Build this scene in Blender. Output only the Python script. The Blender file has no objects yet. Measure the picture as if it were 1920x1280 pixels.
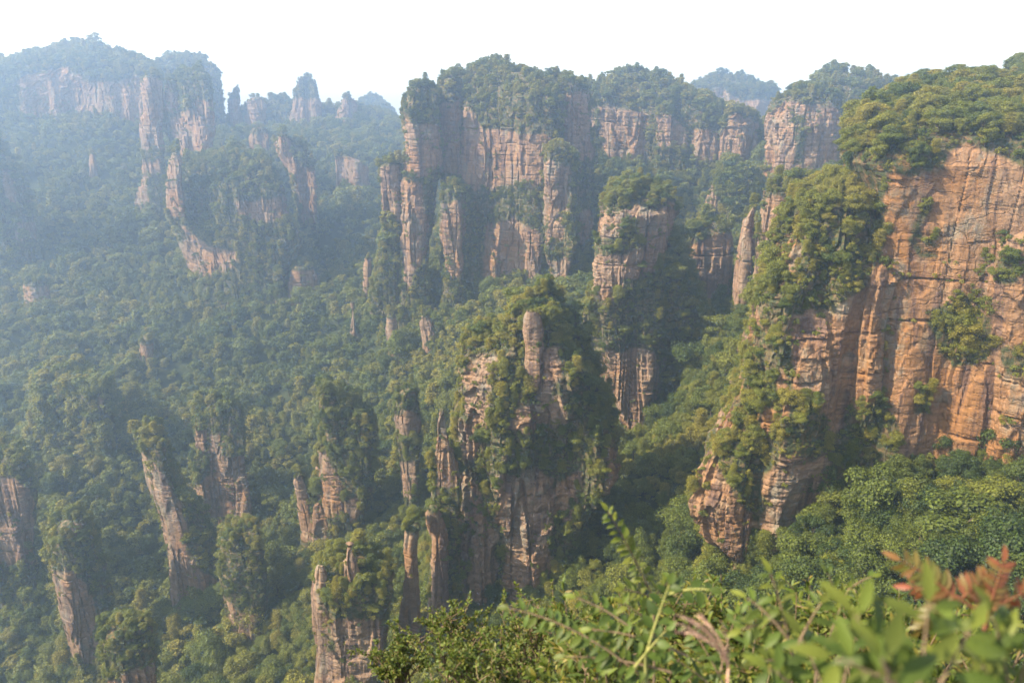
import bpy, math, random
import numpy as np
from mathutils import Vector, Euler

R = math.radians
SC = bpy.context.scene
COL = SC.collection
random.seed(7)
RNG = np.random.default_rng(11)

# ------------------------------------------------------------------ camera, sky, sun, exposure
F_PX, PITCH = 1400.0, R(18.0)
cam_d = bpy.data.cameras.new("camera")
cam = bpy.data.objects.new("camera", cam_d)
COL.objects.link(cam)
cam.location = (0, 0, 0)
cam.rotation_euler = (R(90) - PITCH, 0, 0)
cam_d.sensor_width = 36.0
cam_d.lens = F_PX / 1920 * 36.0
cam_d.clip_start, cam_d.clip_end = 0.05, 20000
cam_d.dof.use_dof = True
cam_d.dof.focus_distance = 240.0
cam_d.dof.aperture_fstop = 2.6
SC.camera = cam

SUN_AZ, SUN_EL = R(-104), R(42)          # azimuth from the view direction (+Y), negative = left
world = bpy.data.worlds.new("World")
SC.world = world
world.use_nodes = True
wn, wl = world.node_tree.nodes, world.node_tree.links
sky = wn.new("ShaderNodeTexSky")
sky.sky_type = 'NISHITA'
sky.sun_disc = False
sky.sun_elevation = SUN_EL
sky.sun_rotation = SUN_AZ
sky.altitude = 1000
sky.air_density, sky.dust_density, sky.ozone_density = 1.3, 1.2, 0.8
hs = wn.new("ShaderNodeHueSaturation")
hs.inputs['Saturation'].default_value = 0.45
wl.new(sky.outputs[0], hs.inputs['Color'])
wl.new(hs.outputs[0], wn['Background'].inputs['Color'])
wn['Background'].inputs['Strength'].default_value = 0.135

sun_d = bpy.data.lights.new("sun", 'SUN')
sun_d.energy, sun_d.angle, sun_d.color = 5.0, R(0.6), (1.0, 0.86, 0.62)
sun = bpy.data.objects.new("sun", sun_d)
COL.objects.link(sun)
to_sun = Vector((math.sin(SUN_AZ) * math.cos(SUN_EL), math.cos(SUN_AZ) * math.cos(SUN_EL), math.sin(SUN_EL)))
sun.rotation_euler = to_sun.to_track_quat('Z', 'Y').to_euler()

SC.view_settings.view_transform = 'Standard'
SC.view_settings.look = 'None'
SC.view_settings.exposure = 1.58
SC.view_settings.gamma = 1.0
SC.cycles.use_denoising = True
SC.cycles.max_bounces = 6
SC.cycles.diffuse_bounces = 3
SC.cycles.transmission_bounces = 4
SC.cycles.transparent_max_bounces = 4
SC.cycles.volume_bounces = 2
SC.cycles.sample_clamp_indirect = 6.0

# ------------------------------------------------------------------ helpers
CP, SP = math.cos(PITCH), math.sin(PITCH)


def at(px, py, Y):
    """photo pixel at forward distance Y -> world point"""
    u, v = (px - 960.0) / F_PX, (640.0 - py) / F_PX
    t = Y / (CP + v * SP)
    return (t * u, Y, t * (v * CP - SP))


def project(P):
    d = P[:, 1] * CP - P[:, 2] * SP
    d = np.maximum(d, 0.01)
    v = (P[:, 1] * SP + P[:, 2] * CP) / d
    return 960 + F_PX * P[:, 0] / d, 640 - F_PX * v, d


def _hash(ix, iy, iz, seed):
    h = (ix.astype(np.uint32) * np.uint32(374761393) + iy.astype(np.uint32) * np.uint32(668265263)
         + iz.astype(np.uint32) * np.uint32(2147483647) + np.uint32((seed * 144665 + 12345) & 0xffffffff))
    h = (h ^ (h >> np.uint32(13))) * np.uint32(1274126177)
    h = (h ^ (h >> np.uint32(16))) * np.uint32(2246822519)
    h = h ^ (h >> np.uint32(15))
    return (h & np.uint32(0xffffff)).astype(np.float32) / np.float32(0xffffff)


def vnoise(x, y, z, seed=0):
    """value noise in -1..1"""
    x, y, z = np.broadcast_arrays(np.asarray(x, np.float32), np.asarray(y, np.float32), np.asarray(z, np.float32))
    fx, fy, fz = np.floor(x), np.floor(y), np.floor(z)
    ix, iy, iz = fx.astype(np.int64), fy.astype(np.int64), fz.astype(np.int64)
    x, y, z = x - fx, y - fy, z - fz
    x, y, z = x * x * (3 - 2 * x), y * y * (3 - 2 * y), z * z * (3 - 2 * z)
    r = 0
    for dx in (0, 1):
        wx = x if dx else 1 - x
        for dy in (0, 1):
            wy = y if dy else 1 - y
            for dz in (0, 1):
                wz = z if dz else 1 - z
                r = r + wx * wy * wz * _hash(ix + dx, iy + dy, iz + dz, seed)
    return r * 2 - 1


def in_poly(px, py, poly):
    c = np.zeros(px.shape, bool)
    n = len(poly)
    for i in range(n):
        x1, y1 = poly[i]
        x2, y2 = poly[(i + 1) % n]
        if y1 == y2:
            continue
        m = ((y1 > py) != (y2 > py)) & (px < (x2 - x1) * (py - y1) / (y2 - y1) + x1)
        c ^= m
    return c


def smooth(a, b, x):
    t = np.clip((x - a) / (b - a), 0, 1)
    return t * t * (3 - 2 * t)


def make_mesh(name, V, Q, mats=(), mat_idx=None, attrs=None, shade=False):
    """V (n,3); Q (m,4) or (m,3) or list of such arrays"""
    me = bpy.data.meshes.new(name)
    V = np.asarray(V, np.float32)
    Qs = [q for q in (Q if isinstance(Q, list) else [Q]) if len(q)]
    me.vertices.add(len(V))
    me.vertices.foreach_set("co", V.ravel())
    loops = np.concatenate([q.ravel() for q in Qs]).astype(np.int32)
    sizes = np.concatenate([np.full(len(q), q.shape[1]) for q in Qs]).astype(np.int32)
    starts = np.concatenate([[0], np.cumsum(sizes)[:-1]]).astype(np.int32)
    me.loops.add(len(loops))
    me.loops.foreach_set("vertex_index", loops)
    me.polygons.add(len(sizes))
    me.polygons.foreach_set("loop_start", starts)
    me.polygons.foreach_set("loop_total", sizes)
    for m in mats:
        me.materials.append(m)
    if mat_idx is not None:
        me.polygons.foreach_set("material_index", np.asarray(mat_idx, np.int32))
    me.update(calc_edges=True)
    me.polygons.foreach_set("use_smooth", np.full(len(sizes), bool(shade)))
    for k, a in (attrs or {}).items():
        at_ = me.attributes.new(k, 'FLOAT', 'POINT')
        at_.data.foreach_set("value", np.asarray(a, np.float32))
    return me


def tag(o, label=None, cat=None, group=None, kind=None):
    if label: o["label"] = label
    if cat: o["category"] = cat
    if group: o["group"] = group
    if kind: o["kind"] = kind
    return o


def obj(name, me, parent=None, loc=(0, 0, 0)):
    o = bpy.data.objects.new(name, me)
    COL.objects.link(o)
    o.location = loc
    if parent: o.parent = parent
    return o


# ------------------------------------------------------------------ materials
def new_mat(name):
    m = bpy.data.materials.new(name)
    m.use_nodes = True
    nt = m.node_tree
    nt.nodes.clear()
    return m, nt.nodes, nt.links


def N(nodes, t, **kw):
    n = nodes.new(t)
    for k, v in kw.items():
        if k in n.inputs:
            n.inputs[k].default_value = v
        else:
            setattr(n, k, v)
    return n


def ramp(nodes, stops):
    r = nodes.new("ShaderNodeValToRGB")
    el = r.color_ramp.elements
    while len(el) < len(stops): el.new(0.5)
    for e, (p, c) in zip(el, stops):
        e.position = p
        e.color = (*c, 1) if len(c) == 3 else c
    return r


def mixc(nodes, links, fac, a, b, blend='MIX'):
    m = nodes.new("ShaderNodeMix")
    m.data_type, m.blend_type = 'RGBA', blend
    for sock, val in ((0, fac), (6, a), (7, b)):
        if hasattr(val, 'links') or isinstance(val, bpy.types.NodeSocket):
            links.new(val, m.inputs[sock])
        elif sock == 0:
            m.inputs[0].default_value = val
        else:
            m.inputs[sock].default_value = (*val, 1)
    return m.outputs[2]


def noise_at(nodes, links, pos, scale, detail=4, rough=0.6, stretch=(1, 1, 1)):
    mp = N(nodes, "ShaderNodeMapping")
    mp.inputs['Scale'].default_value = stretch
    links.new(pos, mp.inputs['Vector'])
    n = N(nodes, "ShaderNodeTexNoise")
    n.inputs['Scale'].default_value, n.inputs['Detail'].default_value, n.inputs['Roughness'].default_value = scale, detail, rough
    links.new(mp.outputs[0], n.inputs['Vector'])
    return n.outputs[0]


def rock_material():
    m, nd, lk = new_mat("sandstone")
    geo = N(nd, "ShaderNodeNewGeometry")
    pos = geo.outputs['Position']
    big = noise_at(nd, lk, pos, 0.045, 4)
    warm = N(nd, "ShaderNodeAttribute", attribute_type='OBJECT', attribute_name="warm")
    fac = N(nd, "ShaderNodeMath", operation='MULTIPLY_ADD')
    lk.new(big, fac.inputs[0]); fac.inputs[1].default_value = 3.0
    w2 = N(nd, "ShaderNodeMath", operation='SUBTRACT'); lk.new(warm.outputs['Fac'], w2.inputs[0]); w2.inputs[1].default_value = 1.75
    lk.new(w2.outputs[0], fac.inputs[2]); fac.use_clamp = True
    base = mixc(nd, lk, fac.outputs[0], (0.238, 0.160, 0.112), (0.245, 0.122, 0.050))
    # bedding bands
    bands = noise_at(nd, lk, pos, 1.0, 3, 0.65, (0.02, 0.02, 0.55))
    rb = ramp(nd, [(0.33, (0.74, 0.70, 0.68)), (0.5, (1, 1, 1)), (0.68, (1.18, 1.15, 1.08))])
    lk.new(bands, rb.inputs[0])
    base = mixc(nd, lk, 0.6, base, rb.outputs[0], 'MULTIPLY')
    fine = noise_at(nd, lk, pos, 0.9, 6, 0.7)
    rf = ramp(nd, [(0.3, (0.7, 0.68, 0.66)), (0.6, (1.12, 1.1, 1.06))])
    lk.new(fine, rf.inputs[0])
    base = mixc(nd, lk, 0.8, base, rf.outputs[0], 'MULTIPLY')
    # pale weathered patches
    pale = noise_at(nd, lk, pos, 0.13, 5, 0.65)
    rp = ramp(nd, [(0.545, (0, 0, 0)), (0.65, (1, 1, 1))]); lk.new(pale, rp.inputs[0])
    pf = N(nd, "ShaderNodeMath", operation='MULTIPLY'); lk.new(rp.outputs[0], pf.inputs[0]); pf.inputs[1].default_value = 0.55
    base = mixc(nd, lk, pf.outputs[0], base, (0.28, 0.205, 0.135))
    # grey-green lichen
    lich = noise_at(nd, lk, pos, 0.09, 6, 0.7, (1, 1, 0.6))
    rl = ramp(nd, [(0.54, (0, 0, 0)), (0.63, (1, 1, 1))]); lk.new(lich, rl.inputs[0])
    lf = N(nd, "ShaderNodeMath", operation='MULTIPLY'); lk.new(rl.outputs[0], lf.inputs[0]); lf.inputs[1].default_value = 0.6
    base = mixc(nd, lk, lf.outputs[0], base, (0.16, 0.16, 0.13))
    # dark run-off stains, stretched down the wall
    st = noise_at(nd, lk, pos, 1.0, 5, 0.65, (0.30, 0.30, 0.012))
    rs = ramp(nd, [(0.51, (0, 0, 0)), (0.60, (1, 1, 1))]); lk.new(st, rs.inputs[0])
    sf = N(nd, "ShaderNodeMath", operation='MULTIPLY'); lk.new(rs.outputs[0], sf.inputs[0]); sf.inputs[1].default_value = 0.7
    base = mixc(nd, lk, sf.outputs[0], base, (0.095, 0.06, 0.055))
    # soil and moss where things grow
    soil = N(nd, "ShaderNodeAttribute", attribute_name="soil")
    sn = noise_at(nd, lk, pos, 0.5, 4, 0.7)
    sm = N(nd, "ShaderNodeMath", operation='MULTIPLY'); lk.new(soil.outputs['Fac'], sm.inputs[0])
    rsn = ramp(nd, [(0.35, (0.35,) * 3), (0.55, (1, 1, 1))]); lk.new(sn, rsn.inputs[0]); lk.new(rsn.outputs[0], sm.inputs[1])
    base = mixc(nd, lk, sm.outputs[0], base, (0.05, 0.058, 0.024))
    # bump
    b1 = noise_at(nd, lk, pos, 1.0, 8, 0.7, (0.8, 0.8, 1.3))
    b2 = noise_at(nd, lk, pos, 1.0, 4, 0.6, (0.7, 0.7, 0.06))
    ad = N(nd, "ShaderNodeMath", operation='ADD'); lk.new(b1, ad.inputs[0]); lk.new(b2, ad.inputs[1])
    bp = N(nd, "ShaderNodeBump"); bp.inputs['Strength'].default_value = 0.8; bp.inputs['Distance'].default_value = 0.8
    lk.new(ad.outputs[0], bp.inputs['Height'])
    # fine cracks
    wp = N(nd, "ShaderNodeMapping"); wp.inputs['Scale'].default_value = (0.055, 0.055, 0.30)
    wn_ = N(nd, "ShaderNodeTexNoise"); wn_.inputs['Scale'].default_value = 0.35; wn_.inputs['Detail'].default_value = 5
    lk.new(pos, wn_.inputs['Vector'])
    wa = N(nd, "ShaderNodeVectorMath", operation='MULTIPLY_ADD'); wa.inputs[1].default_value = (7, 7, 2.5)
    lk.new(wn_.outputs['Color'], wa.inputs[0]); lk.new(pos, wa.inputs[2]); lk.new(wa.outputs[0], wp.inputs['Vector'])
    vo = N(nd, "ShaderNodeTexVoronoi"); vo.feature = 'DISTANCE_TO_EDGE'; vo.inputs['Scale'].default_value = 1.0
    lk.new(wp.outputs[0], vo.inputs['Vector'])
    rv = ramp(nd, [(0.0, (0, 0, 0)), (0.035, (1, 1, 1))]); lk.new(vo.outputs['Distance'], rv.inputs[0])
    bp2 = N(nd, "ShaderNodeBump"); bp2.inputs['Strength'].default_value = 0.7; bp2.inputs['Distance'].default_value = 0.5
    lk.new(rv.outputs[0], bp2.inputs['Height']); lk.new(bp.outputs[0], bp2.inputs['Normal'])
    bp = bp2
    bs = N(nd, "ShaderNodeBsdfPrincipled", Roughness=0.95)
    bs.inputs['Specular IOR Level'].default_value = 0.15
    lk.new(base, bs.inputs['Base Color']); lk.new(bp.outputs[0], bs.inputs['Normal'])
    out = N(nd, "ShaderNodeOutputMaterial"); lk.new(bs.outputs[0], out.inputs[0])
    return m


def leaf_material(name, stops, inst=True, transl=0.42, rough=0.55, spec=0.25, var=0.5):
    m, nd, lk = new_mat(name)
    geo = N(nd, "ShaderNodeNewGeometry")
    if inst:
        t = N(nd, "ShaderNodeAttribute", attribute_type='INSTANCER', attribute_name="tint").outputs['Fac']
    else:
        t = N(nd, "ShaderNodeAttribute", attribute_name="tint").outputs['Fac']
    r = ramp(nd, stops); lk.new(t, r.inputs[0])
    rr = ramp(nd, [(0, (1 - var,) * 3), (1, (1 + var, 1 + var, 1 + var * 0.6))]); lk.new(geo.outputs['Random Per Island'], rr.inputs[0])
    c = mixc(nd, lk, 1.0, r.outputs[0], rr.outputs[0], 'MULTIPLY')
    bs = N(nd, "ShaderNodeBsdfPrincipled", Roughness=rough)
    bs.inputs['Specular IOR Level'].default_value = spec
    lk.new(c, bs.inputs['Base Color'])
    tr = N(nd, "ShaderNodeBsdfTranslucent")
    c2 = mixc(nd, lk, 1.0, c, (1.25, 1.2, 0.55), 'MULTIPLY')
    lk.new(c2, tr.inputs['Color'])
    mx = N(nd, "ShaderNodeMixShader"); mx.inputs[0].default_value = transl
    lk.new(bs.outputs[0], mx.inputs[1]); lk.new(tr.outputs[0], mx.inputs[2])
    out = N(nd, "ShaderNodeOutputMaterial"); lk.new(mx.outputs[0], out.inputs[0])
    return m


def plain_material(name, c1, c2, scale, rough=0.9, bump=0.4):
    m, nd, lk = new_mat(name)
    geo = N(nd, "ShaderNodeNewGeometry")
    n = noise_at(nd, lk, geo.outputs['Position'], scale, 6, 0.65)
    r = ramp(nd, [(0.35, c1), (0.65, c2)]); lk.new(n, r.inputs[0])
    bp = N(nd, "ShaderNodeBump"); bp.inputs['Strength'].default_value = bump; lk.new(n, bp.inputs['Height'])
    bs = N(nd, "ShaderNodeBsdfPrincipled", Roughness=rough)
    bs.inputs['Specular IOR Level'].default_value = 0.1
    lk.new(r.outputs[0], bs.inputs['Base Color']); lk.new(bp.outputs[0], bs.inputs['Normal'])
    out = N(nd, "ShaderNodeOutputMaterial"); lk.new(bs.outputs[0], out.inputs[0])
    return m


ROCK = rock_material()
BROAD = leaf_material("broadleaf_foliage", [(0.0, (0.046, 0.070, 0.017)), (0.4, (0.108, 0.130, 0.022)), (0.75, (0.165, 0.168, 0.026)), (1.0, (0.21, 0.185, 0.034))])
PINE = leaf_material("pine_foliage", [(0.0, (0.055, 0.074, 0.015)), (0.4, (0.115, 0.132, 0.020)), (0.75, (0.17, 0.170, 0.025)), (1.0, (0.22, 0.19, 0.032))], transl=0.36)
BARK = plain_material("bark", (0.05, 0.038, 0.028), (0.12, 0.09, 0.07), 3.0)
EARTH = plain_material("forest_earth", (0.018, 0.026, 0.010), (0.040, 0.046, 0.018), 0.35)

# ------------------------------------------------------------------ terrain (one sheet)
CTRL = [  # photo pixel and distance of points on the wooded ground
    (-200, 1270, 320), (0, 1270, 300), (200, 1275, 285), (400, 1270, 268), (560, 1270, 240), (700, 1275, 195),
    (-200, 1100, 350), (0, 1100, 335), (230, 1100, 330), (540, 1100, 295), (-200, 950, 420), (0, 950, 395), (180, 950, 380), (480, 1000, 385), (420, 1015, 385), (360, 1150, 312), (770, 965, 316), (460, 1222, 280), (170, 1255, 286), (20, 1065, 330), (680, 950, 340),
    (-200, 800, 480), (0, 800, 460), (200, 800, 440), (500, 800, 450), (720, 800, 410), (20, 700, 530), (300, 700, 540), (500, 700, 540), (650, 700, 500),
    (-150, 600, 640), (0, 600, 610), (200, 600, 620), (450, 600, 600), (650, 600, 560), (800, 620, 470), (850, 560, 490), (950, 560, 460), (1010, 560, 430),
    (100, 500, 690), (600, 520, 630), (740, 540, 540), (-100, 400, 760), (100, 400, 760), (200, 400, 770), (640, 400, 740), (100, 300, 830), (220, 300, 840), (650, 300, 880), (450, 300, 850),
    (450, 235, 1030), (700, 235, 1030), (100, 215, 890), (800, 540, 520), (900, 540, 510), (1000, 550, 470),
    (1250, 880, 262), (1200, 950, 236), (1300, 820, 275), (1290, 900, 240), (1100, 1030, 222), (1260, 740, 300), (1330, 640, 325), (1340, 580, 365), (1400, 600, 300),
    (1090, 850, 300), (1200, 845, 316), (1160, 850, 310), (1250, 810, 322), (1150, 330, 610), (1250, 305, 640), (1330, 310, 640), (1300, 420, 540), (1350, 480, 460), (1080, 545, 430), (1480, 335, 530), (1560, 325, 540), (1190, 300, 640),
    (1550, 1035, 160), (1700, 890, 176), (1900, 870, 174), (2050, 870, 174), (1900, 1000, 138), (1700, 1050, 138), (1450, 1085, 164), (1350, 1080, 178), (1900, 1120, 118), (1600, 1130, 132),
    (1300, 1090, 178), (1150, 1110, 195), (960, 1160, 205), (820, 1220, 195), (2200, 1000, 140), (1640, 760, 186), (1620, 850, 180),
]
cp = np.array([at(*c) for c in CTRL])
extra = np.array([(-60, 60, -105), (0, 62, -100), (60, 55, -95), (120, 70, -95), (-150, 90, -150), (0, 120, -140), (-120, 170, -200), (-300, 200, -230), (90, 100, -112), (180, 110, -110),
                  (-500, 250, -250), (300, 100, -90), (400, 300, -60), (-900, 500, -220), (500, 600, -60), (600, 1000, -50), (0, 800, -110), (150, 800, -70), (-350, 1300, -60), (0, 1500, -60),
                  (900, 1500, -60), (-1200, 1300, -40), (-1200, 900, -60), (3000, 3000, -90), (-3000, 3000, -90), (0, 4000, -90), (4000, 0, -90), (-4000, 0, -90), (0, -4000, -60),
                  (300, 450, -70), (420, 180, -60), (-40, -100, -10), (100, -100, -10), (0, -300, 0), (300, -300, 0), (-300, -300, -20)], float)
cp = np.vstack([cp, extra])
cp[:len(CTRL), 2] -= 7.0          # the canopy stands above the ground


def _rbf_fit(P):
    d = np.linalg.norm(P[:, None, :2] - P[None, :, :2], axis=2)
    d = np.sqrt(d * d + 900.0)
    A = d + np.eye(len(P)) * -3.0
    n = len(P)
    M = np.zeros((n + 3, n + 3))
    M[:n, :n] = A
    M[:n, n] = 1; M[:n, n + 1:] = P[:, :2] / 1000
    M[n, :n] = 1; M[n + 1:, :n] = P[:, :2].T / 1000
    return np.linalg.solve(M, np.concatenate([P[:, 2], [0, 0, 0]]))


_W = _rbf_fit(cp)


def near_ground(x, y):
    """the wooded lip the camera stands on"""
    return -1.75 - 0.62 * np.maximum(y - 0.3, 0) - 0.25 * np.maximum(-x - 0.5, 0) - 0.05 * np.maximum(x - 2, 0)


def ground(x, y):
    x, y = np.asarray(x, float), np.asarray(y, float)
    sh = x.shape
    xf, yf = x.ravel(), y.ravel()
    z = np.empty(xf.shape)
    for i in range(0, len(xf), 20000):
        a, b = xf[i:i + 20000], yf[i:i + 20000]
        d = np.sqrt((a[:, None] - cp[:, 0]) ** 2 + (b[:, None] - cp[:, 1]) ** 2 + 900.0)
        z[i:i + 20000] = d @ _W[:len(cp)] + _W[len(cp)] + (np.stack([a, b], 1) / 1000) @ _W[len(cp) + 1:]
    r = np.hypot(xf, yf)
    amp = smooth(60, 260, r)
    z += amp * (9 * vnoise(xf / 75, yf / 75, 0, 3) + 5 * vnoise(xf / 33, yf / 33, 0, 4)) + 1.2 * smooth(30, 80, r) * vnoise(xf / 9, yf / 9, 0, 5)
    zn = near_ground(xf, yf) + 0.12 * vnoise(xf / 0.9, yf / 0.9, 0, 6)
    w = smooth(5.0, 34.0, np.hypot(xf, np.maximum(yf, 0.0)))
    w = np.where(yf < 0, smooth(20, 60, r), w)
    z = zn * (1 - w) + z * w
    return z.reshape(sh)


def axis(segs):
    out = [segs[0][0]]
    for a, b, st in segs:
        n = max(1, int(round((b - a) / st)))
        out += list(np.linspace(a, b, n + 1)[1:])
    return np.array(out)


gx = axis([(-2300, -1400, 60), (-1400, -700, 14), (-700, -20, 4.5), (-20, 20, 0.8), (20, 450, 4), (450, 1000, 14), (1000, 2300, 60)])
gy = axis([(-2300, -400, 100), (-400, -20, 20), (-20, 20, 0.8), (20, 700, 4.5), (700, 1300, 9), (1300, 2300, 50)])
GX, GY = np.meshgrid(gx, gy)
GZ = ground(GX, GY)
TV = np.stack([GX.ravel(), GY.ravel(), GZ.ravel()], 1)
nx, ny = len(gx), len(gy)
ii = np.arange(nx * ny).reshape(ny, nx)
TQ = np.stack([ii[:-1, :-1].ravel(), ii[:-1, 1:].ravel(), ii[1:, 1:].ravel(), ii[1:, :-1].ravel()], 1)
terrain = obj("terrain", make_mesh("terrain", TV, TQ, [EARTH], shade=True))
tag(terrain, kind="structure")

# depth map used to know which trees the picture shows
DW, DH, DC = 480, 320, 4
DEPTH = np.full((DH, DW), 1e9, np.float32)


def splat(P, grow=0):
    px, py, d = project(P)
    c, r = np.floor(px / DC).astype(int), np.floor(py / DC).astype(int)
    ok = (P[:, 1] > 1) & (c >= -grow) & (c < DW + grow) & (r >= -grow) & (r < DH + grow)
    c, r, d = c[ok], r[ok], d[ok]
    for a in range(-grow, grow + 1):
        for b in range(-grow, grow + 1):
            cc, rr = c + a, r + b
            k = (cc >= 0) & (cc < DW) & (rr >= 0) & (rr < DH)
            np.minimum.at(DEPTH, (rr[k], cc[k]), d[k])


sel = (TV[:, 1] > 90) & (TV[:, 1] < 1300)
splat(TV[sel], 2)

# ------------------------------------------------------------------ rock towers and cliffs
PLANTS = []       # rows: x y z height kind(0 broad 1 pine 2 shrub) place_index upfraction
PLACES = []


def place_id(text):
    if text not in PLACES: PLACES.append(text)
    return PLACES.index(text)


def rock_disp(P, seed, rough, size):
    x, y, z = P[:, 0], P[:, 1], P[:, 2]
    o = seed * 17.3
    d = 0.10 * size * vnoise(x / (0.45 * size) + o, y / (0.45 * size), z / (1.6 * size), seed)
    d = d + 0.05 * min(1.0, 1.1 * rough) * size * vnoise(x / (0.2 * size) + o, y / (0.2 * size), z / (0.9 * size), seed + 1)
    # upright joints: stepped noise makes flat-faced ribs with sharp edges
    q = vnoise(x / 8.5 + o, y / 8.5, z / 38, seed + 2) * 2.6 + 0.6 * vnoise(x / 3.2 + o, y / 3.2, z / 20, seed + 3)
    fq = np.floor(q)
    d = d + rough * 1.6 * (fq + smooth(0.86, 1.0, q - fq))
    crack = np.abs(vnoise(x / 6.0 + o, y / 6.0, z / 55, seed + 4))
    d = d - rough * 1.5 * smooth(0.07, 0.0, crack)
    # bedding: hard and soft beds of uneven thickness
    zz = z + 1.6 * vnoise(x / 35, y / 35, z / 60, seed + 5) + 0.4 * vnoise(x / 7, y / 7, z / 9, seed + 12)
    bedded = 0.15 + 0.85 * smooth(-0.25, 0.35, vnoise(x / 21 + o, y / 21, z / 13, seed + 14))
    for th, am, sd in ((6.5, 0.55, 6), (2.1, 0.34, 7), (0.8, 0.18, 8)):
        t = zz / th + 0.6 * vnoise(0 * x, 0 * x + 3.3, zz / (2.5 * th), seed + sd)
        k = np.floor(t)
        fr = t - k
        hard = _hash(k.astype(np.int64), np.floor(x / 14 + 0.7 * vnoise(x / 9, y / 9, z / 9, 2)).astype(np.int64), np.floor(y / 14).astype(np.int64), seed + sd) - 0.5
        if th < 5: am = am * bedded
        d = d + rough * am * hard - rough * am * 0.6 * smooth(0.12, 0.0, np.minimum(fr, 1 - fr))
    t = zz / 11 + 0.8 * vnoise(x / 60, y / 60, zz / 25, seed + 15)
    fr = np.abs(t - np.round(t)) * 11
    d = d - 0.8 * smooth(0.55, 0.1, fr) * smooth(-0.15, 0.25, vnoise(x / 16, y / 16, z / 12, seed + 16)) * min(1.0, size / 22)
    # broken blocks: faces stepped in and out between joints and beds
    rb = max(rough, 0.45)
    w1, w2 = vnoise(x / 6 + o, y / 6, z / 6, seed + 17), vnoise(x / 6, y / 6 + o, z / 5, seed + 18)
    for cs, ch, am, sd in ((5.2, 7.5, 0.95, 40), (2.3, 2.9, 0.42, 41), (1.1, 1.0, 0.2, 42)):
        bx, by = np.floor((x + 1.1 * w1) / cs + o).astype(np.int64), np.floor((y + 1.1 * w2) / cs).astype(np.int64)
        zo = _hash(bx, by, bx * 0, seed + sd)
        bz = np.floor((zz + 0.6 * w2) / ch + zo).astype(np.int64)
        d = d + rb * am * min(1.0, size / 20) * (_hash(bx, by, bz, seed + sd + 1) - 0.5)
    d = d + rough * (0.22 * vnoise(x / 2.4 + o, y / 2.4, z / 2.4, seed + 9) + 0.2 * vnoise(x / 0.9, y / 0.9, z / 0.9, seed + 10))
    return d


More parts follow.
